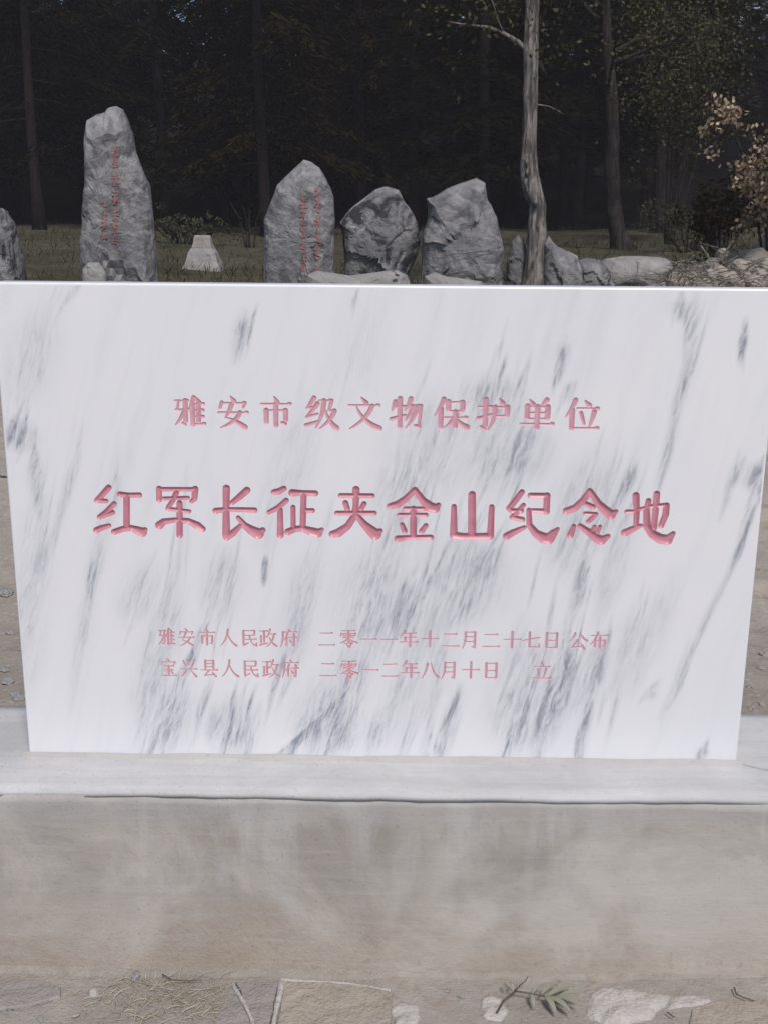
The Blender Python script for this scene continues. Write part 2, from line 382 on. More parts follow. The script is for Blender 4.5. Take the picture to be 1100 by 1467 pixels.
# broad clerical-script heading: strokes traced as (x, y, radius) chains, six times enlarged
BIG = [
 (120, '红', [[(220, 52, 22), (165, 115, 22), (118, 165, 20), (200, 170, 16)], [(268, 195, 20), (200, 265, 20), (140, 310, 18), (255, 270, 18)], [(112, 425, 22), (160, 405, 22), (225, 385, 16)],
   [(320, 112, 22), (400, 118, 18), (490, 118, 20)], [(378, 125, 24), (378, 400, 24)], [(268, 440, 22), (340, 415, 22), (420, 405, 22), (470, 425, 32), (512, 442, 38), (540, 420, 18)]]),
 (120, '军', [[(662, 62, 22), (662, 160, 20)], [(662, 66, 16), (985, 68, 16)], [(978, 65, 24), (972, 150, 20), (945, 175, 14)], [(700, 148, 14), (915, 142, 14)], [(812, 98, 20), (780, 170, 18), (738, 232, 16)],
   [(738, 238, 15), (925, 262, 16)], [(665, 382, 32), (700, 350, 24), (800, 335, 18), (920, 345, 22), (1000, 385, 30), (1045, 415, 22)], [(842, 190, 22), (842, 470, 23)]]),
 (290, '长', [[(212, 58, 27), (210, 240, 24), (212, 470, 30)], [(215, 488, 26), (270, 450, 26), (335, 385, 16)], [(392, 75, 26), (330, 130, 24), (262, 185, 18)], [(118, 255, 22), (200, 245, 18), (330, 245, 18), (460, 250, 20)],
   [(315, 315, 16), (370, 380, 24), (430, 425, 36), (490, 455, 44), (530, 425, 22)]]),
 (290, '征', [[(715, 60, 20), (670, 85, 24), (625, 92, 20)], [(735, 165, 20), (660, 230, 20), (575, 272, 16)], [(682, 250, 20), (684, 470, 25)], [(788, 98, 28), (870, 98, 20), (990, 103, 22)], [(888, 110, 22), (880, 400, 22)],
   [(795, 225, 18), (797, 395, 18)], [(900, 252, 16), (965, 254, 18)], [(750, 440, 26), (810, 415, 24), (880, 410, 24), (950, 435, 34), (1008, 450, 36), (1045, 420, 16)]]),
 (450, '夹', [[(368, 70, 27), (366, 200, 22), (355, 300, 24), (290, 395, 27), (210, 450, 34), (160, 460, 26)], [(232, 122, 18), (510, 124, 18)], [(275, 188, 22), (292, 238, 20)], [(438, 195, 20), (412, 240, 18)], [(200, 276, 18), (528, 276, 18)],
   [(372, 295, 20), (440, 375, 28), (500, 430, 40), (535, 460, 46), (578, 432, 20)]]),
 (450, '金', [[(880, 72, 22), (800, 150, 24), (730, 200, 28), (662, 215, 22)], [(882, 75, 22), (950, 165, 26), (1010, 220, 40), (1055, 235, 36), (1085, 205, 18)], [(795, 236, 15), (962, 238, 16)], [(742, 292, 15), (978, 292, 16)], [(866, 240, 25), (866, 480, 25)],
   [(768, 378, 18), (790, 435, 20)], [(975, 385, 18), (938, 435, 20)], [(730, 500, 26), (800, 490, 18), (930, 488, 18), (1020, 488, 21)]]),
 (620, '山', [[(340, 115, 28), (340, 470, 30)], [(182, 220, 20), (180, 450, 28)], [(512, 222, 20), (500, 470, 26)], [(178, 468, 28), (260, 480, 27), (420, 480, 27), (498, 478, 28)]]),
 (620, '纪', [[(775, 92, 21), (720, 165, 22), (665, 235, 22), (690, 258, 20), (770, 256, 20)], [(790, 205, 16), (740, 265, 18), (690, 312, 18), (780, 332, 20)], [(642, 478, 28), (700, 445, 25), (795, 402, 16)],
   [(852, 122, 22), (1000, 124, 22)], [(996, 122, 24), (990, 262, 24)], [(870, 252, 16), (990, 260, 20)], [(836, 250, 18), (842, 380, 22), (900, 455, 30), (970, 495, 42), (1010, 500, 44), (1050, 455, 32), (1088, 415, 14)]]),
 (790, '念', [[(330, 85, 24), (270, 165, 24), (200, 232, 27), (120, 260, 26)], [(338, 90, 22), (410, 195, 26), (470, 255, 36), (515, 290, 38), (560, 262, 16)], [(300, 195, 18), (362, 222, 18)], [(290, 280, 16), (385, 286, 16), (318, 352, 17)],
   [(190, 392, 18), (160, 470, 26)], [(245, 388, 20), (320, 440, 26), (390, 495, 34), (432, 515, 36), (490, 478, 18)], [(372, 395, 15), (352, 432, 16)], [(420, 395, 15), (396, 445, 16)]]),
 (790, '地', [[(735, 122, 26), (742, 250, 22), (736, 395, 20)], [(655, 265, 18), (710, 262, 14), (780, 240, 14), (870, 218, 16), (1000, 208, 20)], [(636, 448, 28), (700, 418, 24), (778, 385, 14)], [(1002, 210, 24), (995, 290, 24), (955, 385, 22)],
   [(918, 108, 24), (905, 260, 24), (892, 408, 22)], [(845, 168, 20), (828, 260, 24), (832, 390, 28), (880, 460, 32), (950, 500, 38), (1010, 510, 40), (1060, 455, 18)]]),
]
def plane_px(px, py):
    p = on_y(px, py, 0.0); return p.x, p.z - PLINTH_H

CHARS = []      # (segments in tablet metres, rect, grid step, depth, half-width scale, material)
for off, ch, chains in BIG:
    S = []
    for c in chains:
        pts = []
        for (x, y, r) in c:
            X, Z = plane_px(off + x/6.111, 690 + y/6.111); pts.append((X, Z, (r+3.2)/6.111*.00152))
        for a, b in zip(pts, pts[1:]): S.append((*a, *b))
    CHARS.append((S, .00125, .0046, .0085, 'paint'))
def song_line(text, specs, cy, slope, x_ref, w, h, step, depth, thin, thick, mat):
    for ch, cx in zip(text, specs):
        cyy = cy + slope*(cx-x_ref); S = []
        X0, Z0 = plane_px(cx-w/2, cyy-h/2); X1, Z1 = plane_px(cx+w/2, cyy+h/2)
        sc = (X1-X0)/100
        for (a, b, r, c, d, q) in song_segs(ch, thin, thick):
            S.append((X0+a*sc, Z0+(Z1-Z0)*b/100, r*sc, X0+c*sc, Z0+(Z1-Z0)*d/100, q*sc))
        CHARS.append((S, step, depth, thick*sc*.9, mat))
song_line('雅安市级文物保护单位', [272, 334, 395.5, 459.5, 521.5, 583, 645.5, 707.5, 769, 833.5], 590.5, .0085, 272, 47, 46, .0011, .0020, 3.7, 8.6, 'matte')
song_line('雅安市人民政府二零一一年十二月二十七日公布', [239, 267.5, 297, 327, 357, 384, 414, 468, 499, 527.5, 557, 585.5, 615.5, 645, 672.5, 703, 733, 760.5, 789.5, 827, 857.5], 913, .0087, 239, 25, 26, .00085, .0012, 4.0, 7.2, 'matte')
song_line('宝兴县人民政府二零一二年八月十日立', [242, 271, 300.5, 329.5, 359, 388.5, 416.5, 470, 500, 530, 558.5, 587, 615.5, 643, 674, 703, 775], 957, .0085, 242, 25, 26, .00085, .0012, 4.0, 7.2, 'matte')

# ------------------------------------------------------------------ vein map of the marble (streak bundles of the stone itself)
STREAK = [  # x1,y1,x2,y2 (photo pixels on the tablet), width px, strength
 (75, 430, 20, 590, 24, .35), (38, 598, 18, 648, 17, .85), (48, 655, 55, 730, 10, .7), (62, 700, 30, 1000, 20, .35), (108, 650, 62, 830, 8, .5), (345, 455, 336, 505, 11, .65), (160, 690, 110, 960, 12, .35), (110, 410, 98, 432, 6, .6),
 (135, 840, 118, 930, 7, .6), (250, 800, 200, 1082, 20, .45), (290, 900, 208, 1084, 7, .75), (262, 970, 225, 1084, 26, .55), (300, 990, 276, 1060, 8, .6), (350, 1000, 318, 1084, 26, .75), (372, 1020, 350, 1084, 9, .5), (330, 780, 305, 900, 20, .5), (384, 800, 380, 830, 3, .9),
 (460, 780, 400, 980, 16, .5), (480, 1000, 405, 1084, 10, .85), (490, 960, 440, 1084, 34, .6), (505, 1000, 470, 1084, 22, .8), (520, 900, 470, 1070, 22, .5), (560, 760, 520, 960, 40, .5), (600, 640, 560, 800, 34, .5), (600, 820, 560, 920, 30, .75), (650, 560, 590, 720, 44, .45),
 (720, 532, 690, 610, 26, .65), (735, 540, 680, 720, 44, .45), (650, 760, 560, 1084, 34, .38), (690, 760, 640, 880, 50, .55), (655, 1000, 632, 1085, 13, .9), (645, 880, 605, 1080, 10, .35), (705, 780, 660, 900, 26, .6), (760, 590, 715, 700, 30, .6),
 (745, 880, 715, 1085, 16, .5), (790, 900, 735, 1085, 44, .55), (762, 980, 722, 1085, 20, .75), (800, 950, 765, 1086, 16, .9), (770, 960, 750, 1060, 20, .5), (845, 1000, 828, 1086, 11, .85), (868, 905, 838, 1020, 15, .75), (820, 920, 790, 1040, 30, .6),
 (860, 640, 800, 830, 32, .5), (905, 670, 885, 720, 12, .8), (880, 680, 840, 800, 24, .5), (840, 800, 822, 880, 12, .7), (910, 700, 860, 900, 16, .4), (810, 490, 800, 540, 10, .8), (818, 550, 806, 575, 8, .6),
 (984, 425, 978, 462, 14, .6), (998, 430, 985, 540, 12, .45), (990, 500, 945, 690, 9, .6), (1070, 462, 1066, 500, 5, .85), (1086, 660, 1070, 705, 14, .75), (1072, 735, 1040, 830, 6, .85), (1040, 830, 966, 990, 6, .6), (1048, 660, 1030, 730, 6, .6), (970, 815, 900, 1000, 16, .32),
 (1008, 1072, 1000, 1087, 8, .8), (940, 990, 930, 1000, 9, .6), (920, 860, 880, 1010, 20, .35), (450, 560, 380, 800, 24, .25), (540, 430, 500, 560, 20, .2), (515, 425, 510, 445, 6, .5), (215, 800, 180, 900, 18, .4), (170, 690, 150, 760, 10, .4), (560, 1000, 530, 1084, 16, .5), (430, 640, 400, 760, 18, .3), (690, 545, 672, 590, 16, .5), (640, 600, 600, 660, 18, .5),
]
_S = []
_r = random.Random(19)
def _add(x1, y1, x2, y2, w, s):
    A = plane_px(x1, y1); B = plane_px(x2, y2); _S.append((*A, *B, w*.00148, min(1, s)))
for (x1, y1, x2, y2, w, s) in STREAK:
    short = math.hypot(x2-x1, y2-y1) < 70
    if w >= 14: _add(x1, y1, x2, y2, w*1.3, s*.95)
    else: _add(x1+(x1-x2)*.25, y1+(y1-y2)*.25, x2+(x2-x1)*.25, y2+(y2-y1)*.25, w*.85, s)
    # fine threads running with the bundle
    L = math.hypot(x2-x1, y2-y1); nx_, ny_ = -(y2-y1)/L, (x2-x1)/L
    for k in range(int(1+w/5+L/140)):
        c = _r.uniform(-.1, 1.1); h = L*_r.uniform(.15, .4)+18; o = _r.gauss(0, .55)*w
        cx, cy = x1+(x2-x1)*c+nx_*o, y1+(y2-y1)*c+ny_*o; ux, uy = (x2-x1)/L, (y2-y1)/L; t = _r.gauss(0, .05)
        ux, uy = ux-uy*t, uy+ux*t
        _add(cx-ux*h, cy-uy*h, cx+ux*h, cy+uy*h, _r.uniform(2.2, 4.6), s*_r.uniform(.55, 1.2))
_S = np.array(_S)
def vein_at(X, Z):
    out = np.zeros(len(X))
    wob = np.array([(noise.noise((x*7, z*4, 1.3)), noise.noise((x*24, z*14, 4.1))) for x, z in zip(X, Z)])
    X = X+wob[:, 0]*.012+wob[:, 1]*.004
    for (ax, az, bx, bz, w, s) in _S:
        # soft spindle along a line, ragged towards the ends
        dx, dz = bx-ax, bz-az; L2 = dx*dx+dz*dz
        t = ((X-ax)*dx+(Z-az)*dz)/L2; tc = np.clip(t, 0, 1)
        end = np.clip(np.minimum(t, 1-t)*2.6+.25, 0, 1)
        d = np.hypot(X-ax-tc*dx, Z-az-tc*dz); wl = w*(.45+.55*np.sin(np.pi*np.clip(tc, .06, .94))**.6)
        out = np.maximum(out, s*end*np.exp(-(d/wl)**2*1.1))
    return out

# ------------------------------------------------------------------ marble tablet with engraved characters
def sdf(S, X, Z):
    best = np.full(X.shape, 1e3)
    for (ax, az, ra, bx, bz, rb) in S:
        dx, dz = bx-ax, bz-az; L2 = dx*dx+dz*dz+1e-12
        t = np.clip(((X-ax)*dx+(Z-az)*dz)/L2, 0, 1)
        best = np.minimum(best, np.hypot(X-ax-t*dx, Z-az-t*dz)-(ra+(rb-ra)*t))
    return best

tablet = empty('marble_tablet', (0, 0, PLINTH_H), 'white marble tablet with grey veins and engraved red Chinese characters standing on the cement plinth', 'memorial tablet')
def build_tablet():
    b = .005
    x0, x1, z0, z1 = -SW/2+b, SW/2-b, b-.004, SH-b
    nx, nz = 420, 276
    gx = np.linspace(x0, x1, nx+1); gz = np.linspace(z0, z1, nz+1)
    V = []; F = []
    used = np.zeros((nx, nz), bool)
    patches = []
    for (S, step, depth, R, mat) in CHARS:
        A = np.array(S); rm = max(A[:, 2].max(), A[:, 5].max())+.002
        lo = (min(A[:, 0].min(), A[:, 3].min())-rm, min(A[:, 1].min(), A[:, 4].min())-rm)
        hi = (max(A[:, 0].max(), A[:, 3].max())+rm, max(A[:, 1].max(), A[:, 4].max())+rm)
        i0 = int(np.searchsorted(gx, lo[0])-1); i1 = int(np.searchsorted(gx, hi[0])); j0 = int(np.searchsorted(gz, lo[1])-1); j1 = int(np.searchsorted(gz, hi[1]))
        patches.append([S, step, depth, R, mat, i0, i1, j0, j1])
    # neighbouring cells must not overlap: share a border midway
    for a in range(len(patches)):
        for c in range(a+1, len(patches)):
            p, q = patches[a], patches[c]
            if p[5] < q[6] and q[5] < p[6] and p[7] < q[8] and q[7] < p[8]:
                ox = min(p[6], q[6])-max(p[5], q[5]); oz = min(p[8], q[8])-max(p[7], q[7])
                if ox <= oz:
                    l, r = (p, q) if p[5] <= q[5] else (q, p); mid = (l[6]+r[5]+1)//2; l[6] = mid; r[5] = mid
                else:
                    l, r = (p, q) if p[7] <= q[7] else (q, p); mid = (l[8]+r[7]+1)//2; l[8] = mid; r[7] = mid
    for p in patches: used[p[5]:p[6], p[7]:p[8]] = True
    for j in range(nz+1):
        for i in range(nx+1): V.append((gx[i], 0, gz[j]))
    for j in range(nz):
        for i in range(nx):
            if not used[i, j]:
                a = j*(nx+1)+i; F.append((a, a+1, a+nx+2, a+nx+1))
    for (S, step, depth, R, mat, i0, i1, j0, j1) in patches:
        X0, X1, Z0, Z1 = gx[i0], gx[i1], gz[j0], gz[j1]
        n = max(4, int(round((X1-X0)/step))); m = max(4, int(round((Z1-Z0)/step)))
        xs = np.linspace(X0, X1, n+1); zs = np.linspace(Z0, Z1, m+1)
        XX, ZZ = np.meshgrid(xs, zs); sd_ = sdf(S, XX, ZZ)
        sd_ = np.where(np.abs(sd_) < 1e-6, 1e-6, sd_)
        sd_[0, :] = np.maximum(sd_[0, :], 1e-4); sd_[-1, :] = np.maximum(sd_[-1, :], 1e-4); sd_[:, 0] = np.maximum(sd_[:, 0], 1e-4); sd_[:, -1] = np.maximum(sd_[:, -1], 1e-4)
        s = sd_.ravel(); px = XX.ravel(); pz = ZZ.ravel()
        base = len(V); V.extend(zip(px, [0]*len(px), pz))
        CV = []; CF = []; cmap = {}; emapO = {}; emapI = {}
        def cin(i):
            if i not in cmap:
                cmap[i] = len(CV); d = min(-s[i]/R, 1); CV.append((px[i], depth*math.sin(d*math.pi/2), pz[i]))
            return cmap[i]
        def eo(i, j):
            k = (i, j) if i < j else (j, i)
            if k not in emapO:
                t = s[k[0]]/(s[k[0]]-s[k[1]]); q = (px[k[0]]+(px[k[1]]-px[k[0]])*t, 0, pz[k[0]]+(pz[k[1]]-pz[k[0]])*t)
                emapO[k] = len(V); V.append(q); emapI[k] = len(CV); CV.append(q)
            return k
        ins = s < 0
        for r in range(m):
            for c in range(n):
                a = r*(n+1)+c; q = (a, a+1, a+n+2, a+n+1)
                fl = [bool(ins[t]) for t in q]
                if not any(fl): F.append(tuple(base+t for t in q)); continue
                if all(fl): CF.append(tuple(cin(t) for t in q)); continue
                for tri in ((q[0], q[1], q[2]), (q[0], q[2], q[3])):
                    ti = [bool(ins[t]) for t in tri]
                    if all(ti): CF.append(tuple(cin(t) for t in tri)); continue
                    if not any(ti): F.append(tuple(base+t for t in tri)); continue
                    po, pi = [], []
                    for e in range(3):
                        i, j = tri[e], tri[(e+1) % 3]
                        if ins[i]: pi.append(cin(i))
                        else: po.append(base+i)
                        if ins[i] != ins[j]:
                            k = eo(i, j); po.append(emapO[k]); pi.append(emapI[k])
                    F.append(tuple(po)); CF.append(tuple(pi))
        o = obj('engraved_character', CV, CF, M[mat], tablet, smooth=True)
    # rounded rim, sides, back
    def ringpts(inset, y):
        return [(-SW/2+inset, y, max(0, inset)-.004), (SW/2-inset, y, max(0, inset)-.004), (SW/2-inset, y, SH-inset), (-SW/2+inset, y, SH-inset)]
    loops = []
    for t in range(6):
        a = t/5*math.pi/2; loops.append(ringpts(b*(1-math.sin(a)), b*(1-math.cos(a))))
    for t in range(1, 6):
        a = t/5*math.pi/2
        if t == 1: loops.append(ringpts(0, ST-b))
        loops.append(ringpts(b*(1-math.cos(a)), ST-b+b*math.sin(a)))
    st = len(V)
    for l in loops: V.extend(l)
    for k in range(len(loops)-1):
        for e in range(4):
            a = st+k*4+e; c = st+k*4+(e+1) % 4; F.append((a, a+4, c+4, c))
    e = st+(len(loops)-1)*4; F.append((e, e+3, e+2, e+1))
    o = obj('slab', V, F, M['marble'], tablet)
    VA = np.array(V, float); vals = vein_at(VA[:, 0], VA[:, 2])
    at = o.data.attributes.new('vein', 'FLOAT', 'POINT'); at.data.foreach_set('value', vals.astype(np.float32))
build_tablet()

# ------------------------------------------------------------------ plinth
def grid_box(name, x0, x1, y0, y1, z0, z1, mat, parent, nx=90, ny=6, nz=14, amp=.004, bev=.012, freq=6, seed=0):
    bm = bmesh.new(); idx = {}
    def vtx(i, j, k):
        if (i, j, k) not in idx:
            x = x0+(x1-x0)*i/nx; y = y0+(y1-y0)*j/ny; z = z0+(z1-z0)*k/nz
            # round the arrises
            ex = [max(0, bev-(y-y0)), max(0, bev-(y1-y))]; ez = [max(0, bev-(z1-z)), 0]
            p = Vector((x, y, z))
            p += Vector((noise.noise((x*freq, y*freq, z*freq+seed)), noise.noise((x*freq+9, y*freq, z*freq+seed)), noise.noise((x*freq, y*freq+7, z*freq+seed))))*amp
            p += Vector((0, noise.noise((x*freq*4, y*9, z*freq*4+seed)), noise.noise((x*freq*4, y*9+3, z*9+seed))))*amp*.35
            if k == nz and j in (0, ny): p.z -= bev*.55; p.y += bev*.35*(1 if j == 0 else -1)
            idx[(i, j, k)] = bm.verts.new(p)
        return idx[(i, j, k)]
    for i in range(nx):
        for k in range(nz):
            bm.faces.new((vtx(i, 0, k), vtx(i+1, 0, k), vtx(i+1, 0, k+1), vtx(i, 0, k+1)))
            bm.faces.new((vtx(i+1, ny, k), vtx(i, ny, k), vtx(i, ny, k+1), vtx(i+1, ny, k+1)))
        for j in range(ny):
            bm.faces.new((vtx(i, j, nz), vtx(i+1, j, nz), vtx(i+1, j+1, nz), vtx(i, j+1, nz)))
            bm.faces.new((vtx(i, j+1, 0), vtx(i+1, j+1, 0), vtx(i+1, j, 0), vtx(i, j, 0)))
    for j in range(ny):
        for k in range(nz):
            bm.faces.new((vtx(0, j+1, k), vtx(0, j, k), vtx(0, j, k+1), vtx(0, j+1, k+1)))
            bm.faces.new((vtx(nx, j, k), vtx(nx, j+1, k), vtx(nx, j+1, k+1), vtx(nx, j, k+1)))
    me = bpy.data.meshes.new(name); bm.to_mesh(me); bm.free()
    me.materials.append(mat); me.polygons.foreach_set('use_smooth', [True]*len(me.polygons))
    o = bpy.data.objects.new(name, me); COL.objects.link(o); o.parent = parent
    return o
plinth = empty('cement_plinth', (0, 0, 0), 'long low rendered cement plinth with pale mortar ledge under the marble tablet', 'plinth')
PL = 1.25
grid_box('body', -PL+.01, PL-.01, -LEDGE+.003, .241, -.05, PLINTH_H-.010, M['plinth'], plinth, nx=150, nz=24, amp=.004, seed=1, bev=.0015)
grid_box('ledge', -PL, PL, -LEDGE+.0015, .245, PLINTH_H-.013, PLINTH_H, M['ledge'], plinth, nx=220, ny=12, nz=2, amp=.003, seed=5, bev=.003)
def build_toe():
    nx = 160; prof = [(0, .014), (.004, .011), (.014, .007), (.028, .004), (.044, .001), (.055, -.02)]
    V = []; F = []
    for i in range(nx+1):
        x = -PL+2*PL*i/nx; w = .75+.55*noise.noise((x*3.2, 0, 2))+.25*noise.noise((x*14, 1, 2))
        for (d, z) in prof:
            V.append((x, -LEDGE+.016-d*w+.004, z+.003*noise.noise((x*20, d*30, 4))))
    n = len(prof)
    for i in range(nx):
        for k in range(n-1): F.append((i*n+k, (i*n+k+1), (i+1)*n+k+1, (i+1)*n+k))
    obj('mortar_toe', V, F, M['front'], plinth, smooth=True)
build_toe()
# mortar bedding round the tablet's foot
def build_bead():
    V = []; F = []; nx = 140; prof = [(.0005, .012), (.004, .0085), (.010, .004), (.022, .0005), (.03, -.006)]
    for i in range(nx+1):
        x = -SW/2-.01+(SW+.02)*i/nx; w = .55+.5*noise.noise((x*7, 2, 2))
        for (d, z) in prof: V.append((x, -d*max(.25, w)-.0005, PLINTH_H+z*max(.3, w)))
    n = len(prof)
    for i in range(nx):
        for k in range(n-1): F.append((i*n+k, i*n+k+1, (i+1)*n+k+1, (i+1)*n+k))
    obj('mortar_bead', V, F, M['toe'], plinth, smooth=True)
build_bead()

# ------------------------------------------------------------------ standing stones
def dens(pts, k):
    out = []
    for a, b in zip(pts, pts[1:]+pts[:1]):
        L = math.hypot(b[0]-a[0], b[1]-a[1]); n = max(1, int(L/k))
        for t in range(n): out.append((a[0]+(b[0]-a[0])*t/n, a[1]+(b[1]-a[1])*t/n))
    return out
def stone(name, outline, Y, thick, mat, label, cat, group=None, seed=0, jit=.02, sub=None, parent=None, base=None):
    w = [on_y(x, y, Y) for x, y in outline]
    cx = sum(p.x for p in w)/len(w); ground = terr(cx, Y) if base is None else base
    pts = [(p.x, p.z) for p in w]
    # carry the foot down into the ground
    bot = min(p[1] for p in pts)
    if bot > ground-.06:
        zt = max(p[1] for p in pts)
        pts = [(x, z if z > bot+.06*(zt-bot) else ground-.08) for x, z in pts]
    step = max(.022, (max(p[1] for p in pts)-min(p[1] for p in pts))/44)
    P = dens(pts, step); N = len(P)
    zc = sum(p[1] for p in P)/N; xc = sum(p[0] for p in P)/N
    prof = [(.12, -1.0), (.3, -.97), (.5, -.9), (.68, -.8), (.82, -.66), (.92, -.46), (.985, -.2), (1.0, .05), (.97, .3), (.88, .55), (.7, .78), (.4, .95), (.12, 1.0)]
    V = []; F = []
    prof = [(prof[i][0]+(prof[i+1][0]-prof[i][0])*t/2, prof[i][1]+(prof[i+1][1]-prof[i][1])*t/2) for i in range(len(prof)-1) for t in (0, 1)]+[prof[-1]]
    for (s, d) in prof:
        for (x, z) in P:
            p = Vector((xc+(x-xc)*s, Y+d*thick, zc+(z-zc)*s))
            q = p*2.2+Vector((seed, seed*1.7, 0))
            f = 0
            for fr, am in ((.8, 1.0), (2.4, .28), (6.0, .07)):
                qq = q*fr; dv, pv = noise.voronoi(qq); c0 = pv[0]
                nv = noise.noise_vector(c0*3.7+Vector((seed, 1, 2)))
                f += am*(nv.x*.9+nv.dot(qq-c0)*1.5)
            f += .06*noise.noise(q*9)
            e = noise.noise(q*4+Vector((5, 0, 0)))+.6*noise.noise(q*11)
            k = jit*(1 if abs(d) > .3 else .5)
            p += Vector((e*k*.6, f*jit*2.4*(1 if s < .97 else .5), e*k*.5))
            V.append(p-Vector((cx, Y, ground)))
    R = len(prof)
    for r in range(R-1):
        for i in range(N):
            a = r*N+i; b = r*N+(i+1) % N; F.append((a, a+N, b+N, b))
    F.append(tuple(range(N))); F.append(tuple(range((R-1)*N, R*N))[::-1])
    o = obj(name, V, F, mat, loc=(cx, Y, ground))
    bm = bmesh.new(); bm.from_mesh(o.data); bmesh.ops.recalc_face_normals(bm, faces=bm.faces)
    bmesh.ops.triangulate(bm, faces=bm.faces); bm.to_mesh(o.data); bm.free()
    tag(o, label, cat, group)
    return o
G = 'standing stones behind the tablet'
R1 = stone('standing_stone', [(118, 405), (118, 350), (121, 300), (123, 240), (122, 195), (126, 172), (140, 163), (152, 160), (156, 154), (166, 152), (176, 157), (184, 172), (190, 190), (194, 215), (203, 240), (213, 262), (217, 290), (221, 330), (224, 370), (226, 405)],
      7.0, .24, M['rock'], 'tallest narrow grey standing stone with a rounded top and faded red writing', 'standing stone', G, 1)
R2 = stone('standing_stone', [(376, 408), (379, 360), (378, 315), (388, 290), (397, 265), (412, 250), (425, 238), (436, 228), (447, 232), (458, 240), (468, 258), (478, 280), (480, 320), (479, 360), (481, 408)],
      7.0, .2, M['rock'], 'pointed grey standing stone with two columns of red writing', 'standing stone', G, 6)
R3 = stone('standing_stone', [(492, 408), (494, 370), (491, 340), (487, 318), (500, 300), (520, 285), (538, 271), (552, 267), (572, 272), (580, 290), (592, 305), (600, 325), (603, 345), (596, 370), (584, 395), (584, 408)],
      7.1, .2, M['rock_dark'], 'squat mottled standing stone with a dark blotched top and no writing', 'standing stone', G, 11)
R4 = stone('standing_stone', [(602, 410), (604, 370), (605, 340), (613, 310), (611, 284), (620, 282), (640, 270), (660, 262), (682, 255), (694, 262), (698, 285), (710, 310), (716, 335), (722, 360), (718, 385), (722, 410)],
      7.0, .22, M['rock'], 'broad grey standing stone crossed by thin white veins beside the pale trunk', 'standing stone', G, 17)
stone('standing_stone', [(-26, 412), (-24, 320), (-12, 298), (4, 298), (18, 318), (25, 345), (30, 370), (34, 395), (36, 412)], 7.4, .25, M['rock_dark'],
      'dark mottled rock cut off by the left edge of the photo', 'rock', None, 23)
stone('small_stone', [(117, 410), (119, 386), (127, 376), (142, 376), (152, 390), (156, 410)], 6.45, .08, M['rock_pale'], 'small pale stone at the foot of the tallest standing stone', 'stone', None, 29, .01)
stone('low_boulder', [(426, 410), (440, 394), (455, 388), (475, 391), (500, 395), (540, 390), (570, 387), (583, 394), (588, 410)], 6.2, .2, M['rock_pale'], 'long low pale boulder lying in front of the two middle standing stones', 'boulder', None, 31, .015)
stone('low_boulder', [(600, 412), (608, 396), (622, 390), (640, 396), (670, 400), (690, 403), (697, 412)], 6.3, .15, M['rock_pale'], 'low pale boulder in front of the white veined standing stone', 'boulder', None, 37, .015)
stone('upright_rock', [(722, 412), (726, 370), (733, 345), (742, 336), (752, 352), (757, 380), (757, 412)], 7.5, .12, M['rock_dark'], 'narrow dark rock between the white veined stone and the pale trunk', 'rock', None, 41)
stone('upright_rock', [(776, 412), (779, 348), (785, 338), (796, 352), (812, 360), (826, 366), (832, 385), (834, 412)], 7.3, .15, M['rock'], 'small pointed grey rock just right of the pale trunk', 'rock', None, 43)
stone('flat_boulder', [(845, 412), (850, 384), (866, 371), (890, 367), (915, 367), (940, 368), (957, 372), (962, 386), (951, 400), (938, 412)], 8.0, .3, M['rock_pale'], 'flat topped pale grey boulder below the dark tree trunk', 'boulder', None, 47)
stone('flat_boulder', [(806, 412), (812, 388), (826, 374), (842, 369), (858, 372), (872, 388), (880, 412)], 7.7, .25, M['rock_dark'], 'added dark boulder standing in for tree shade on the left end of the flat pale boulder', 'boulder', None, 53)  # separate dark stone standing in for tree shade on the wide rock's left half

# faded red writing on two of the stones: illegible brush columns painted on the rock face
def brush_column(rock, px, y0, y1, w, n, seed):
    me = rock.data; bv = BVHTree.FromPolygons([rock.location+v.co for v in me.vertices], [tuple(p.vertices) for p in me.polygons])
    rnd = random.Random(seed); V = []; F = []
    def hit(x, y):
        d = ray(x, y).normalized(); h = bv.ray_cast(CAM, d)
        return None if h[0] is None else h[0]-d*.006-rock.location
    cell = (y1-y0)/n
    for c in range(n):
        cy = y0+cell*(c+.5)
        for s in range(5):
            hor = s % 2 == 0
            x = px+rnd.uniform(-.25, .25)*w; y = cy+rnd.uniform(-.38, .38)*cell
            L = w*rnd.uniform(.35, .6) if hor else cell*rnd.uniform(.3, .45)
            a = rnd.uniform(-.25, .25)+(0 if hor else math.pi/2+rnd.uniform(-.3, .3))
            t = rnd.uniform(.5, .9)
            pts = []
            for k in range(5):
                f = k/4-.5; xx = x+math.cos(a)*2*L*f; yy = y+math.sin(a)*2*L*f
                pts.append((hit(xx-math.sin(a)*t, yy+math.cos(a)*t), hit(xx+math.sin(a)*t, yy-math.cos(a)*t)))
            for (p, q), (r, u) in zip(pts, pts[1:]):
                if None in (p, q, r, u): continue
                b = len(V); V.extend((p, q, u, r)); F.append((b, b+1, b+2, b+3))
    obj('painted_writing', V, F, M['red_mark'], rock)
brush_column(R1, 166, 205, 350, 10, 11, 1); brush_column(R1, 150, 285, 345, 7, 5, 2)
brush_column(R2, 435, 278, 392, 8, 10, 3); brush_column(R2, 455, 270, 388, 8, 10, 4)

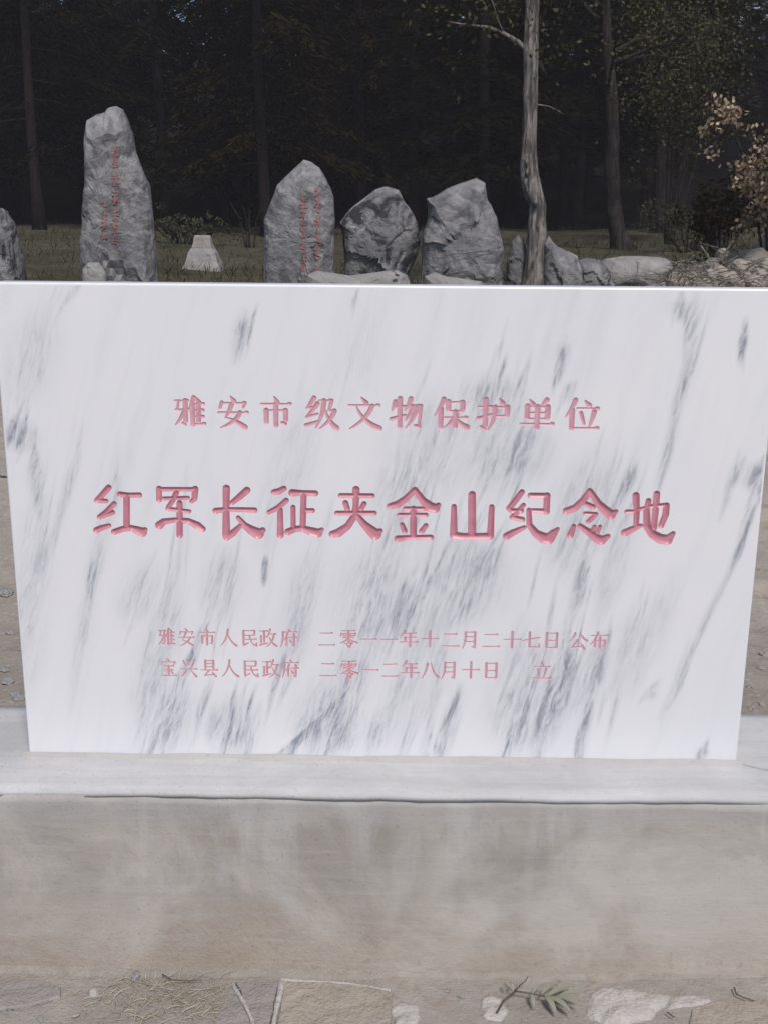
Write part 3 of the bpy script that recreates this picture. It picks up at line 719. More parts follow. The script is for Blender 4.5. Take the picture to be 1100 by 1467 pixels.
def veins_and_rims(rock, lines, w=.55):  # pale ribbons: white veins on one stone, painted rim highlights on two others
    me = rock.data; bv = BVHTree.FromPolygons([rock.location+v.co for v in me.vertices], [tuple(p.vertices) for p in me.polygons])
    for ln in lines:
        V = []; F = []; prev = None
        for (x0, y0), (x1, y1) in zip(ln, ln[1:]):
            n = max(2, int(math.hypot(x1-x0, y1-y0)/3))
            for t in range(n+1):
                f = t/n; x = x0+(x1-x0)*f; y = y0+(y1-y0)*f; y += 1.6*noise.noise((x*.13, y*.2, 1)); ww = w*(.5+.9*abs(noise.noise((x*.22, y*.3, 5))))
                row = []
                for sgn in (-1, 1):
                    d = ray(x, y+sgn*ww).normalized(); h = bv.ray_cast(CAM, d); row.append(None if h[0] is None else h[0]-d*.005-rock.location)
                if None in row: prev = None; continue
                b = len(V); V.extend(row)
                if prev is not None: F.append((prev, prev+1, b+1, b))
                prev = b
        if F: obj('vein_or_painted_rim', V, F, M['rock_pale'], rock)
veins_and_rims(R4, [[(640, 364), (668, 361), (700, 357), (719, 352)], [(632, 377), (660, 370), (690, 364), (718, 358)], [(622, 296), (640, 302), (646, 312), (647, 322)], [(612, 396), (650, 390), (676, 386)], [(700, 377), (716, 374)]])
veins_and_rims(R2, [[(438, 255), (452, 262), (466, 270), (476, 277)]], .7)  # rim highlight of the pointed stone, painted as a pale ribbon
veins_and_rims(R3, [[(490, 314), (504, 299), (520, 287), (538, 274)], [(542, 271), (560, 269), (576, 276)]], .8)  # rim highlights along the squat stone's top edges, painted as pale ribbons

# small pale stone post
def build_post():
    Y = 9.5; p = on_y(293, 402, Y); g = terr(p.x, Y); zt = on_y(293, 337, Y).z
    t = empty('stone_post', (p.x, Y, g), 'small pale tapered stone post with a block on top in the meadow', 'stone post')
    def tap(name, z0, z1, a0, a1, mat, jit):
        bm = bmesh.new(); n = 7; rings = []
        for k in range(n+1):
            f = k/n; a = a0+(a1-a0)*f; z = z0+(z1-z0)*f; ring = []
            for (sx, sy) in ((-1, -1), (0, -1), (1, -1), (1, 0), (1, 1), (0, 1), (-1, 1), (-1, 0)):
                q = Vector((sx*a, sy*a*.8, z)); q += Vector((noise.noise(q*9), noise.noise(q*9+Vector((3, 0, 0))), 0))*jit
                if k == n: q.x *= .92; q.y *= .92
                ring.append(bm.verts.new(q))
            rings.append(ring)
        for r, s in zip(rings, rings[1:]):
            for i in range(8): bm.faces.new((r[i], r[(i+1) % 8], s[(i+1) % 8], s[i]))
        bm.faces.new(rings[-1])
        me = bpy.data.meshes.new(name); bm.to_mesh(me); bm.free(); me.materials.append(mat)
        o = bpy.data.objects.new(name, me); COL.objects.link(o); o.parent = t
    u = (zt-g)
    tap('shaft', -.08, u*.62, .19*1.2, .115*1.05, M['rock_pale'], .012)
    tap('cap', u*.62+.004, u, .108, .078, M['flag'], .01)
build_post()

# ------------------------------------------------------------------ trees
def tube_mesh(V, F, pts, n=9, rough=.0, seed=0):
    """pts: list of (Vector, radius); appends to V, F"""
    st = len(V); R = len(pts)
    for k, (p, r) in enumerate(pts):
        d = (pts[min(k+1, R-1)][0]-pts[max(k-1, 0)][0]).normalized()
        a = d.cross(Vector((0, 1, .01)) if abs(d.y) < .9 else Vector((1, 0, 0))).normalized(); b = d.cross(a)
        for i in range(n):
            t = 2*math.pi*i/n; q = a*math.cos(t)+b*math.sin(t)
            rr = r*(1+rough*noise.noise((q.x*1.5+seed, q.y*1.5, p.z*3+p.x))+rough*.6*noise.noise((q.x*4+seed, q.y*4, p.z*9)))
            V.append(p+q*rr)
    for k in range(R-1):
        for i in range(n):
            a = st+k*n+i; b = st+k*n+(i+1) % n; F.append((a, b, b+n, a+n))
    F.append(tuple(st+i for i in range(n))[::-1]); F.append(tuple(st+(R-1)*n+i for i in range(n)))

def refine(pts, n):
    out = []
    for k in range(len(pts)-1):
        (p, r), (q, s) = pts[k], pts[k+1]
        for t in range(n): f = t/n; out.append((p.lerp(q, f), r+(s-r)*f))
    out.append(pts[-1]); return out

def leaf_quads(centers, dirs, L, W, rng):
    """pointed two-triangle-like quads: centre, direction -> (n*4,3)"""
    n = len(centers)
    d = dirs/np.linalg.norm(dirs, axis=1, keepdims=True)
    r = rng.normal(size=(n, 3)); s = np.cross(d, r); s /= np.linalg.norm(s, axis=1, keepdims=True)+1e-9
    L = np.asarray(L).reshape(-1, 1); W = np.asarray(W).reshape(-1, 1)
    a = centers-d*L*.5; b = centers+s*W*.5; c = centers+d*L*.5; e = centers-s*W*.5
    V = np.stack([a, b, c, e], 1).reshape(-1, 3); F = np.arange(n*4).reshape(n, 4)
    return V, F

def conifer_protos():
    out = []
    for v in range(6):
        rnd = random.Random(50+v); rng = np.random.default_rng(50+v)
        H = rnd.uniform(15, 20); low = rnd.uniform(1.3, 3.0)
        V = []; F = []
        pts = [(Vector((.12*math.sin(z*.35+v), .1*math.cos(z*.3+v)-.1, z)), .095*(1-z/H)**.8+.012+.04*math.exp(-z*2)) for z in np.linspace(-.3, H, 16)]
        tube_mesh(V, F, pts, 8, .15, v)
        # dead bare branches low on the trunk
        for k in range(14):
            z = rnd.uniform(1.0, low+1.5); a = rnd.uniform(0, 6.28); L = rnd.uniform(.5, 1.3)
            p0 = Vector((.12*math.sin(z*.35+v), .1*math.cos(z*.3+v)-.1, z)); d = Vector((math.cos(a), math.sin(a), -.15))
            tube_mesh(V, F, [(p0, .018), (p0+d*L*.5+Vector((0, 0, .03)), .011), (p0+d*L+Vector((0, 0, -.06)), .004)], 4)
        trunk = (V, F)
        C = []; D = []; LL = []; WW = []
        z = low
        while z < H-.2:
            f = (z-low)/(H-low); reach = (2.4*(1-f)**.75+.25)*rnd.uniform(.75, 1.2)
            for b in range(rnd.randint(3, 5)):
                a = rnd.uniform(0, 6.28); Lb = reach*rnd.uniform(.6, 1.1)
                nq = int(95*Lb/1.6)+12
                t = rng.uniform(.12, 1, nq)**.8
                sag = -.32*Lb*t**1.6+.12*t
                lat = rng.normal(0, .16, nq)*Lb*(.3+.6*t)*(1.05-.6*t)
                ca, sa = math.cos(a), math.sin(a)
                x = ca*Lb*t-sa*lat; y = sa*Lb*t+ca*lat; zz = z+sag+rng.normal(0, .06, nq)-np.abs(lat)*.35
                C.append(np.stack([x, y, zz], 1))
                sg = np.sign(lat)
                dd = np.stack([ca*.7-sa*sg*.8, sa*.7+ca*sg*.8, np.full(nq, -.45)], 1)+rng.normal(0, .25, (nq, 3)); D.append(dd)
                LL.append(rng.uniform(.12, .30, nq)); WW.append(rng.uniform(.022, .055, nq))
            z += rnd.uniform(.22, .42)
        crown = leaf_quads(np.concatenate(C), np.concatenate(D), np.concatenate(LL), np.concatenate(WW), rng)
        out.append((trunk, crown))
    return out
PROTO = conifer_protos()
ptm = []
def forest():
    rnd = random.Random(3)
    protos = []
    for v, (tr, cr) in enumerate(PROTO):
        root = bpy.data.objects.new('conifer', None)
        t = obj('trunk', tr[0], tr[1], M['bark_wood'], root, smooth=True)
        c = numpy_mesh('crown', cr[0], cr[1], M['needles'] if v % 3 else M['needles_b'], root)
        protos.append((root, t, c))
    used = set()
    def place(x, y, s, rz, v, label, group):
        root, t, c = protos[v]
        if v not in used:
            used.add(v); r, tt, cc = root, t, c; COL.objects.link(r)
        else:
            r = root.copy(); COL.objects.link(r)
            tt = t.copy(); COL.objects.link(tt); tt.parent = r
            cc = c.copy(); COL.objects.link(cc); cc.parent = r
        r.location = (x, y, terr(x, y)); r.rotation_euler = (0, 0, rz); r.scale = (s, s, s)
        tag(r, label, 'conifer', group)
    # trees at the wood's edge that stand out by their trunk
    edge = [(383, 17.5, 'conifer at the wood edge directly behind the pointed stone with red columns'),
            (66, 19.5, 'conifer at the wood edge nearest the left side of the photo'),
            (232, 20.5, 'conifer at the wood edge just right of the tallest standing stone'),
            (602, 19.5, 'conifer whose dark trunk rises between the squat and the broad standing stones'),
            (681, 18.5, 'conifer at the wood edge above the broad white veined standing stone'),
            (932, 20.0, 'conifer with a thin pale trunk right of the dark tree'),
            (520, 21.0, 'conifer at the wood edge above the squat mottled stone'),
            (818, 21.5, 'conifer at the wood edge between the pale trunk and the dark trunk')]
    k = 0
    for px, Y, lab in edge:
        p = on_y(px, 340, Y); place(p.x, Y, rnd.uniform(.85, 1.05), rnd.uniform(0, 6.28), k % 6, lab, 'conifers along the near edge of the wood'); k += 1
    n = 0; pos = []
    while n < 205:
        y = 22+rnd.random()**1.1*36; x = rnd.uniform(-1, 1)*(y+2)*.98+rnd.uniform(-1.5, 1.5)
        if any((x-a)**2+(y-b)**2 < (1.1+.02*y)**2 for a, b in pos): continue
        pos.append((x, y)); n += 1
        place(x, y, rnd.uniform(.75, 1.2), rnd.uniform(0, 6.28), rnd.randrange(6), 'tall dark conifer deep in the shaded wood behind the stones', 'conifers deep in the wood')
forest()

def twiggy_crown(name, limbs_pts, nleaf, spread, L, W, mat, parent, seed, flat=0):
    rng = np.random.default_rng(seed); C = []
    P = np.array([list(p) for p in limbs_pts])
    nc = max(20, nleaf//26); cc = P[rng.integers(0, len(P), nc)]+rng.normal(0, spread, (nc, 3))
    idx = rng.integers(0, nc, nleaf); C = cc[idx]+rng.normal(0, spread*.42, (nleaf, 3))
    D = rng.normal(size=(nleaf, 3)); D[:, 2] -= .4
    V, F = leaf_quads(C, D, rng.uniform(.6, 1.2, nleaf)*L, rng.uniform(.6, 1.2, nleaf)*W, rng)
    return numpy_mesh(name, V, F, mat, parent)

def pale_tree():
    Y = 7.35
    def P(x, y): return on_y(x, y, Y)
    path = [(766, 412, 19), (767, 380, 16), (769, 345, 13.5), (768, 315, 11.5), (769, 295, 11), (763, 275, 12.5), (758, 255, 11.8), (757, 220, 10.6), (758, 190, 10), (759, 150, 9.6), (760, 110, 9.6), (760, 70, 10.4), (761, 40, 9.8), (762, 0, 9.2), (764, -60, 8.6), (762, -160, 7.5), (768, -300, 6), (764, -480, 4), (770, -640, 2)]
    base = P(766, 412); g = terr(base.x, Y)
    root = empty('pale_tree', (base.x, Y, g), 'slender tree with pale grey bark and a knotted trunk beside the broad standing stone', 'tree')
    sc = (Y+2)/FPX*1.02
    pts = [(P(x, y)-root.location, w*sc) for x, y, w in path]; pts = [(Vector((pts[0][0].x, 0, -.12)), pts[0][1]*1.25)]+pts
    V = []; F = []; tube_mesh(V, F, refine(pts, 5), 14, .16, 2)
    # knot and torn bark
    for (x, y, w, dy) in ((752, 232, 6, -.07), (753, 248, 5, -.06), (751, 262, 4, -.05), (765, 290, 6, -.08)):
        c = P(x, y)-root.location+Vector((0, dy, 0)); tube_mesh(V, F, [(c+Vector((0, 0, -.05)), .006), (c+Vector((0, -.02, 0)), w*sc*.6), (c+Vector((.01, 0, .05)), .006)], 7, .3, y)
    obj('trunk', V, F, M['bark'], root, smooth=True)
    def limb(path, mat='bark', dy=0, name='branch'):
        V = []; F = []
        pp = [(P(x, y)-root.location+Vector((0, dy*i/len(path), 0)), w*sc) for i, (x, y, w) in enumerate(path)]
        tube_mesh(V, F, refine(pp, 3), 7, .2, 5); obj(name, V, F, M[mat], root, smooth=True); return [q for q, _ in pp]
    a = limb([(756, 72, 4), (742, 60, 3.2), (722, 48, 2.6), (700, 39, 2), (672, 36, 1.3), (640, 31, .8)])
    b = limb([(722, 48, 1.6), (712, 28, 1.1), (706, 5, .8), (690, -30, .5)])
    c = limb([(762, 72, 4.5), (771, 90, 3.8), (779, 106, 2.4), (782, 108, 1)], 'bark_dark')
    d = limb([(770, 150, 1.2), (785, 152, .8), (798, 158, .5), (806, 163, .3)])
    e = limb([(764, 10, 3), (776, -15, 2.4), (800, -60, 1.8), (840, -120, 1)])
    f = limb([(760, -150, 4), (720, -230, 3), (660, -300, 1.5)]); h = limb([(766, -300, 3.5), (820, -380, 2.5), (880, -430, 1)])
    lp = [Vector((x, y, z)) for (x, y, z) in []]
    for seg in (b[2:], e[2:], f[1:], h[1:]): lp += seg
    for y in (-250, -350, -480, -600): lp.append(P(765, y)-root.location)
    twiggy_crown('crown', lp, 2400, .32, .05, .028, M['leaves'], root, 5)
    # a little foliage hangs off the visible twigs
    twiggy_crown('foliage', [P(x, y)-root.location for x, y in ((640, 20), (655, 8), (700, 6), (625, 10), (690, -10), (795, 60), (800, 70), (812, 66), (782, 50))], 130, .10, .045, .022, M['leaves'], root, 6)
pale_tree()

def dark_tree():
    Y = 12.0
    def P(x, y): return on_y(x, y, Y)
    path = [(892, 366, 21), (889, 352, 16), (884, 335, 12.5), (880, 305, 10.5), (877, 280, 10), (876, 250, 10.5), (876, 215, 10), (877, 180, 8.2), (875, 140, 8.5), (872, 100, 7.4), (869, 60, 6.5), (867, 20, 6.2), (866, -40, 5.6), (870, -160, 4.6), (866, -320, 3.2), (868, -480, 1.5)]
    base = P(891, 366); g = terr(base.x, Y)
    root = empty('dark_tree', (base.x, Y, g), 'dark barked tree flaring at its foot behind the flat boulder with yellowish leaves', 'tree')
    sc = (Y+2)/FPX
    pts = [(P(x, y)-root.location, w*sc) for x, y, w in path]; pts = [(Vector((pts[0][0].x, 0, min(-.1, pts[0][0].z-.2))), pts[0][1]*1.3)]+pts
    V = []; F = []; tube_mesh(V, F, refine(pts, 4), 12, .22, 9)
    obj('trunk', V, F, M['bark_dark'], root, smooth=True)
    lp = []
    rnd = random.Random(4)
    for k in range(16):
        y0 = rnd.uniform(-300, 130); a = rnd.uniform(-1, 1); x0 = 870
        V = []; F = []
        p0 = P(x0, y0)-root.location; d = Vector((rnd.uniform(-1, 1.3), rnd.uniform(-.8, .8), rnd.uniform(-.15, .5))).normalized(); L = rnd.uniform(.9, 2.0)
        q = [(p0, .028), (p0+d*L*.5+Vector((0, 0, .05)), .017), (p0+d*L+Vector((0, 0, -.05)), .006)]
        tube_mesh(V, F, refine(q, 3), 6, .2, k); obj('branch', V, F, M['bark_dark'], root, smooth=True)
        lp += [q[1][0], q[2][0], (q[1][0]+q[2][0])/2]
    twiggy_crown('crown', lp, 6500, .36, .055, .034, M['leaves'], root, 8)
dark_tree()

def bush(name, px, py, Y, w, h, n, L, W, mat, label, seed, depth=.6, stems=9):
    base = on_y(px, py, Y); g = terr(base.x, Y)
    root = empty(name, (base.x, Y, g), label, 'shrub')
    rnd = random.Random(seed); V = []; F = []; lp = []
    for k in range(stems):
        a = rnd.uniform(0, 6.28); r = rnd.uniform(.2, 1)
        e = Vector((math.cos(a)*r*w, math.sin(a)*r*depth, h*rnd.uniform(.5, 1))); m = e*.5+Vector((0, 0, h*.12))
        q = [(Vector((math.cos(a)*.05, math.sin(a)*.05, -.05)), .014), (m, .01), (e, .004)]
        tube_mesh(V, F, refine(q, 3), 5, .1, k); lp += [m, e, (m+e)/2]
    obj('stems', V, F, M['bark_dark'], root, smooth=True)
    twiggy_crown('foliage', lp, n, min(w, h)*.2, L, W, mat, root, seed)
    return root
bush('yellowing_shrub', 960, 300, 15.5, 1.5, 4.2, 7000, .06, .038, M['leaves'], 'tall olive leafed shrub at the wood edge right of the dark tree', 21, 1.2, 8)
bush('low_shrub', 985, 352, 11.5, .9, .55, 3600, .06, .012, M['grass'], 'low green rounded shrub right of the flat pale boulder', 22, .5, 12)
bush('dark_shrub', 1030, 340, 9.5, .55, .75, 1800, .07, .03, M['needles_b'], 'dark twiggy shrub in front of the autumn bush', 23, .5, 14)
bush('autumn_bush', 1108, 345, 7.6, .55, 1.3, 4200, .05, .036, M['dry_leaves'], 'autumn bush with pale and rusty dry leaves at the right edge', 24, .45, 14)
bush('low_shrub', 262, 338, 13.5, .8, .35, 1500, .08, .025, M['grass'], 'low meadow shrub behind the small stone post', 25, .4, 10)
bush('bare_shrub', 358, 330, 12.5, .35, .6, 60, .06, .02, M['needles_b'], 'nearly leafless shrub beside the pointed standing stone', 26, .3, 5)

# brushwood and rubble on the bank at the right
def stick(px0, py0, px1, py1, Y, r, label):
    a = on_y(px0, py0, Y); b = on_y(px1, py1, Y-.1); m = a.lerp(b, .5)+Vector((0, 0, .02))
    V = []; F = []; tube_mesh(V, F, refine([(a-a, r), (m-a, r*.8), (b-a, r*.4)], 4), 6, .25, px0)
    tag(obj('dead_branch', V, F, M['stick'], loc=a, smooth=True), label, 'branch', 'dead branches on the bank')
stick(1031, 378, 1050, 345, 7.6, .013, 'pale dead branch sticking up out of the brushwood')
stick(1003, 352, 1022, 385, 7.4, .009, 'thin dead branch leaning left above the brushwood')
stick(958, 388, 990, 379, 7.2, .008, 'dead branch lying flat beside the flat pale boulder')
stick(1060, 392, 1096, 372, 7.0, .012, 'dead branch lying below the autumn bush')
def brushwood():
    rng = np.random.default_rng(77); V = []; F = []
    for k in range(380):
        px = rng.uniform(958, 1130); y = rng.uniform(5.6, 8.2)
        x = on_y(px, 390, y).x; z = terr(x, y)+rng.uniform(.0, .16)
        a = rng.uniform(0, 6.28); L = rng.uniform(.1, .35); d = Vector((math.cos(a), math.sin(a), rng.normal(0, .3)))*L
        p = Vector((x, y, z)); tube_mesh(V, F, [(p, .005), (p+d*.5+Vector((0, 0, .02)), .004), (p+d, .0015)], 4)
    tag(obj('brushwood', V, F, M['stick']), 'tangle of thin dead twigs and brush on the bank at right', 'brushwood', kind='stuff')
brushwood()
rub = [(1062, 385, 7.3, 26, 14), (1085, 372, 7.6, 24, 18), (1040, 398, 7.0, 22, 12), (975, 402, 7.2, 22, 12), (1090, 398, 6.8, 20, 14), (1010, 404, 7.0, 24, 10)]
rl = ['tan rubble stone in the middle of the bank at right', 'largest tan rubble stone under the autumn bush', 'low rubble stone right of the flat boulder and brush', 'rubble stone touching the right end of the flat pale boulder', 'rubble stone lowest at the right edge above the tablet', 'flat rubble stone half buried in the brushwood']
rub += [(1050, 372, 7.9, 14, 9), (1068, 366, 7.9, 12, 9), (1098, 352, 8.0, 18, 14), (1030, 388, 7.3, 13, 8), (1078, 402, 6.6, 14, 9), (1052, 404, 6.6, 13, 8), (992, 396, 7.6, 12, 7), (1020, 376, 7.9, 12, 7)]
rl += ['small tan stone at the top of the rubble left of the autumn bush', 'small angular stone just left of the autumn bush foot', 'rough tan stone high on the bank at the right edge', 'small stone under the upright dead branch', 'small flat stone near the tablet top at right', 'small stone between two larger rubble stones near the tablet', 'small stone in the brushwood near the flat boulder', 'small stone behind the leaning dead branch']
rub += [(1035, 362, 8.6, 10, 7), (1058, 378, 7.2, 11, 8), (1100, 378, 7.1, 14, 10), (1016, 392, 7.0, 11, 7), (1066, 396, 6.9, 12, 8), (1084, 390, 7.0, 9, 7)]
rl += ['small broken stone on the crest of the bank behind the upright dead branch', 'broken tan stone left of the largest rubble stone', 'broken stone cut by the right edge just under the autumn bush', 'small broken stone in the brush between the flat boulder and the bank', 'broken stone low on the bank near the tablet top', 'smallest broken stone beside the largest rubble stone']
for i, (x, y, Y, w, h) in enumerate(rub):
    stone('rubble_stone', [(x-w, y+h), (x-w*.9, y-h*.1), (x-w*.4, y-h*.8), (x+w*.2, y-h), (x+w*.8, y-h*.4), (x+w, y+h)], Y, .12, M['flag_tan'], rl[i], 'stone', 'rubble stones on the bank', 60+i*3, .012)

# ------------------------------------------------------------------ meadow grass
def meadow():
    rng = np.random.default_rng(5); n = 15000
    y = 7.2+rng.random(n)**1.4*15; x = rng.uniform(-1, 1, n)*(y+2)*.42
    pat = np.array([noise.noise((a*.5, b*.5, 7)) for a, b in zip(x, y)])
    keep = pat+rng.normal(0, .25, n) > -.1; x, y = x[keep], y[keep]; n = len(x)
    z = np.array([terr(a, b) for a, b in zip(x, y)])
    h = rng.uniform(.04, .16, n); C = np.stack([x, y, z+h*.45], 1)
    D = np.stack([rng.normal(0, .5, n), rng.normal(0, .5, n), np.ones(n)], 1)
    V, F = leaf_quads(C, D, h, rng.uniform(.006, .014, n), rng)
    tag(numpy_mesh('meadow_grass', V, F, M['grass']), 'dull green and brown meadow grass between the stones and the wood', 'grass', kind='stuff')
meadow()

# ------------------------------------------------------------------ ground behind the tablet: stone steps and loose stones
def kerb(x0, x1, y, z, d, h, label, seed):
    t = obj('stone_step', [], [], None)
    bpy.data.objects.remove(t)
    e = grid_box('stone_step', 0, x1-x0, 0, d, -.1, h, M['flag_tan'], None, nx=26, ny=5, nz=4, amp=.02, bev=.03, freq=3, seed=seed)
    e.location = (x0, y, z); tag(e, label, 'stone step', 'rough stone steps behind the tablet')
kerb(1.2, 3.3, 2.15, .0, .30, .10, 'lowest rough stone step right of the tablet', 3)
kerb(1.25, 3.4, 2.75, .12, .32, .14, 'middle rough stone step right of the tablet', 7)
kerb(1.3, 3.6, 3.4, .30, .35, .17, 'highest rough stone step right of the tablet', 9)
def pebble(x, y, z, r, mat, label, group, seed, name='loose_stone'):
    bm = bmesh.new(); bmesh.ops.create_icosphere(bm, subdivisions=3, radius=1)
    for v in bm.verts:
        q = v.co*1.1+Vector((seed*3.1, seed, 0)); k = 1+.45*noise.noise(q)+.15*noise.noise(q*3)
        v.co = Vector((v.co.x*r*k, v.co.y*r*.8*k, v.co.z*r*.5*k))
    me = bpy.data.meshes.new(name); bm.to_mesh(me); bm.free(); me.materials.append(mat)
    o = bpy.data.objects.new(name, me); COL.objects.link(o); o.location = (x, y, z+r*.2); o.rotation_euler = (0, 0, seed*1.3)
    tag(o, label, 'stone', group)
rnd = random.Random(12)
for i, (px, py, r) in enumerate([(12, 978, .022), (28, 1003, .026), (22, 996, .018), (8, 960, .02), (30, 930, .016), (14, 905, .02), (6, 1020, .016), (20, 818, .03), (9, 860, .035)]):
    p = on_z(px, py, .0) if py > 850 else on_y(px, py, 3.2); z = terr(p.x, p.y)
    pebble(p.x, p.y, z, r, M['rock_pale'], 'loose pale stone on the earth left of the tablet', 'loose stones left of the tablet', i+1)
for i, (px, py, r) in enumerate([(1076, 1015, .014), (1090, 1010, .012), (1082, 1025, .012), (1096, 1030, .016), (1073, 985, .012), (1094, 940, .02), (1088, 960, .016)]):
    p = on_z(px, py, .0); pebble(p.x, p.y, terr(p.x, p.y), r, M['flag'], 'small dark stone on the earth right of the tablet', 'small stones right of the tablet', i+20)

# ------------------------------------------------------------------ foreground: flagstones, grass, sprig, twig
def flagstone(poly, h, mat, label, seed):
    pts = [on_z(x, y, 0) for x, y in poly]; cx = sum(p.x for p in pts)/len(pts); cy = sum(p.y for p in pts)/len(pts)
    P = dens([(p.x-cx, p.y-cy) for p in pts], .02); N = len(P); V = []; F = []
    for (s, z) in ((1.0, -.02), (1.0, h*.5), (.985, h*.85), (.95, h), (.6, h), (.25, h)):
        for (x, y) in P:
            j = .004*noise.noise((x*30+seed, y*30, z)); V.append((x*s+j, y*s+j, z+(.002*noise.noise((x*s*14+seed, y*s*14, 1)) if z > 0 else 0)))
    for r in range(5):
        for i in range(N):
            a = r*N+i; b = r*N+(i+1) % N; F.append((a, b, b+N, a+N))
    F.append(tuple(5*N+i for i in range(N)))
    o = obj('flagstone', V, F, mat, loc=(cx, cy, 0)); 
    bm = bmesh.new(); bm.from_mesh(o.data); bmesh.ops.recalc_face_normals(bm, faces=bm.faces); bm.to_mesh(o.data); bm.free()
    tag(o, label, 'flagstone', 'flagstones along the foot of the plinth')
flagstone([(-60, 1405), (0, 1405), (60, 1408), (88, 1420), (85, 1434), (40, 1446), (-60, 1460)], .010, M['flag'], 'rounded grey flagstone at the left edge below the plinth', 1)
flagstone([(338, 1412), (352, 1406), (388, 1404), (399, 1412), (388, 1467), (378, 1500), (372, 1500), (366, 1467)], .009, M['flag'], 'narrow wedge of grey flagstone right of the dry grass', 2)
flagstone([(332, 1418), (360, 1467), (364, 1500), (296, 1520), (308, 1467)], .008, M['flag'], 'triangular grey flagstone beside the dry grass, left of a pale vein', 3)
flagstone([(406, 1411), (470, 1413), (530, 1418), (562, 1426), (560, 1467), (556, 1520), (392, 1520), (398, 1467)], .010, M['flag_tan'], 'largest tan flagstone in the middle below the plinth', 4)
flagstone([(990, 1450), (1020, 1438), (1080, 1436), (1160, 1438), (1160, 1540), (975, 1530)], .008, M['flag_tan'], 'brownish flagstone at the right edge under the small twig', 5)
def ribbon(path, w, h, label, name='pale_mortar_joint'):
    pts = [on_z(x, y, 0) for x, y in path]; V = []; F = []
    Q = []
    for a, b in zip(pts, pts[1:]):
        for t in range(6): Q.append(a.lerp(b, t/6))
    Q.append(pts[-1]); o0 = Q[0].copy()
    for i, p in enumerate(Q):
        d = (Q[min(i+1, len(Q)-1)]-Q[max(i-1, 0)]).normalized(); n = Vector((-d.y, d.x, 0)); ww = w*(1+.5*noise.noise((i*.7, w*90, 2)))
        for (s, z) in ((-1, -.004), (-.8, h*.8), (0, h), (.8, h*.8), (1, -.004)): V.append(p-o0+n*ww*s+Vector((0, 0, z)))
    for i in range(len(Q)-1):
        for k in range(4): a = i*5+k; F.append((a, a+1, a+6, a+5))
    o = obj(name, V, F, M['white_vein'], loc=o0, smooth=True)
    bm = bmesh.new(); bm.from_mesh(o.data); bmesh.ops.recalc_face_normals(bm, faces=bm.faces)
    for f in bm.faces:
        pass
    bm.to_mesh(o.data); bm.free()
    tag(o, label, 'mortar joint', 'mortar joints between the flagstones')
ribbon([(334, 1415), (350, 1441), (362, 1467), (372, 1500)], .0035, .012, 'thin slanting white mortar joint between two grey flagstones')
ribbon([(403, 1408), (402, 1425), (397, 1445), (393, 1467), (388, 1505)], .006, .012, 'upright pale mortar joint left of the largest tan flagstone')
ribbon([(404, 1408), (440, 1411), (490, 1413), (530, 1419), (560, 1424)], .004, .011, 'long level mortar joint along the top of the largest tan flagstone')
def mortar_patch(poly, h, label, seed):
    pts = [on_z(x, y, 0) for x, y in poly]; cx = sum(p.x for p in pts)/len(pts); cy = sum(p.y for p in pts)/len(pts)
    P = dens([(p.x-cx, p.y-cy) for p in pts], .008); N = len(P); V = []; F = []
    for (s, z) in ((1.05, -.006), (.97, h*.35), (.85, h*.75), (.65, h), (.4, h), (.15, h)):
        for (x, y) in P:
            k = 1+.22*noise.noise((x*22+seed, y*22, 0))+.12*noise.noise((x*70+seed, y*70, 0))
            V.append((x*s*k, y*s*k, z+(.004*noise.noise((x*s*40+seed, y*s*40, 1)) if z > 0 else 0)))
    for r in range(5):
        for i in range(N):
            a = r*N+i; b = r*N+(i+1) % N; F.append((a, b, b+N, a+N))
    F.append(tuple(5*N+i for i in range(N)))
    o = obj('mortar_patch', V, F, M['white_vein'], loc=(cx, cy, 0), smooth=True)
    bm = bmesh.new(); bm.from_mesh(o.data); bmesh.ops.recalc_face_normals(bm, faces=bm.faces); bm.to_mesh(o.data); bm.free()
    tag(o, label, 'mortar', 'dried mortar splashes on the ground')
mortar_patch([(838, 1425), (860, 1418), (900, 1418), (950, 1426), (958, 1440), (940, 1456), (900, 1467), (860, 1472), (835, 1455)], .010, 'broad whitish mortar splash right of the leafy sprig', 3)
mortar_patch([(560, 1446), (575, 1438), (598, 1440), (602, 1460), (590, 1480), (562, 1478)], .007, 'round whitish mortar splash right of the largest tan flagstone', 7)
mortar_patch([(688, 1432), (700, 1424), (720, 1430), (726, 1450), (715, 1464), (692, 1458)], .006, 'small whitish mortar splash under the left end of the sprig', 9)
mortar_patch([(955, 1432), (980, 1426), (1016, 1430), (1020, 1438), (990, 1446), (960, 1446)], .006, 'thin whitish mortar splash left of the small twig', 11)
mortar_patch([(126, 1424), (134, 1419), (142, 1421), (142, 1428), (130, 1430)], .008, 'tiny pale mortar lump left of the dry grass', 13)
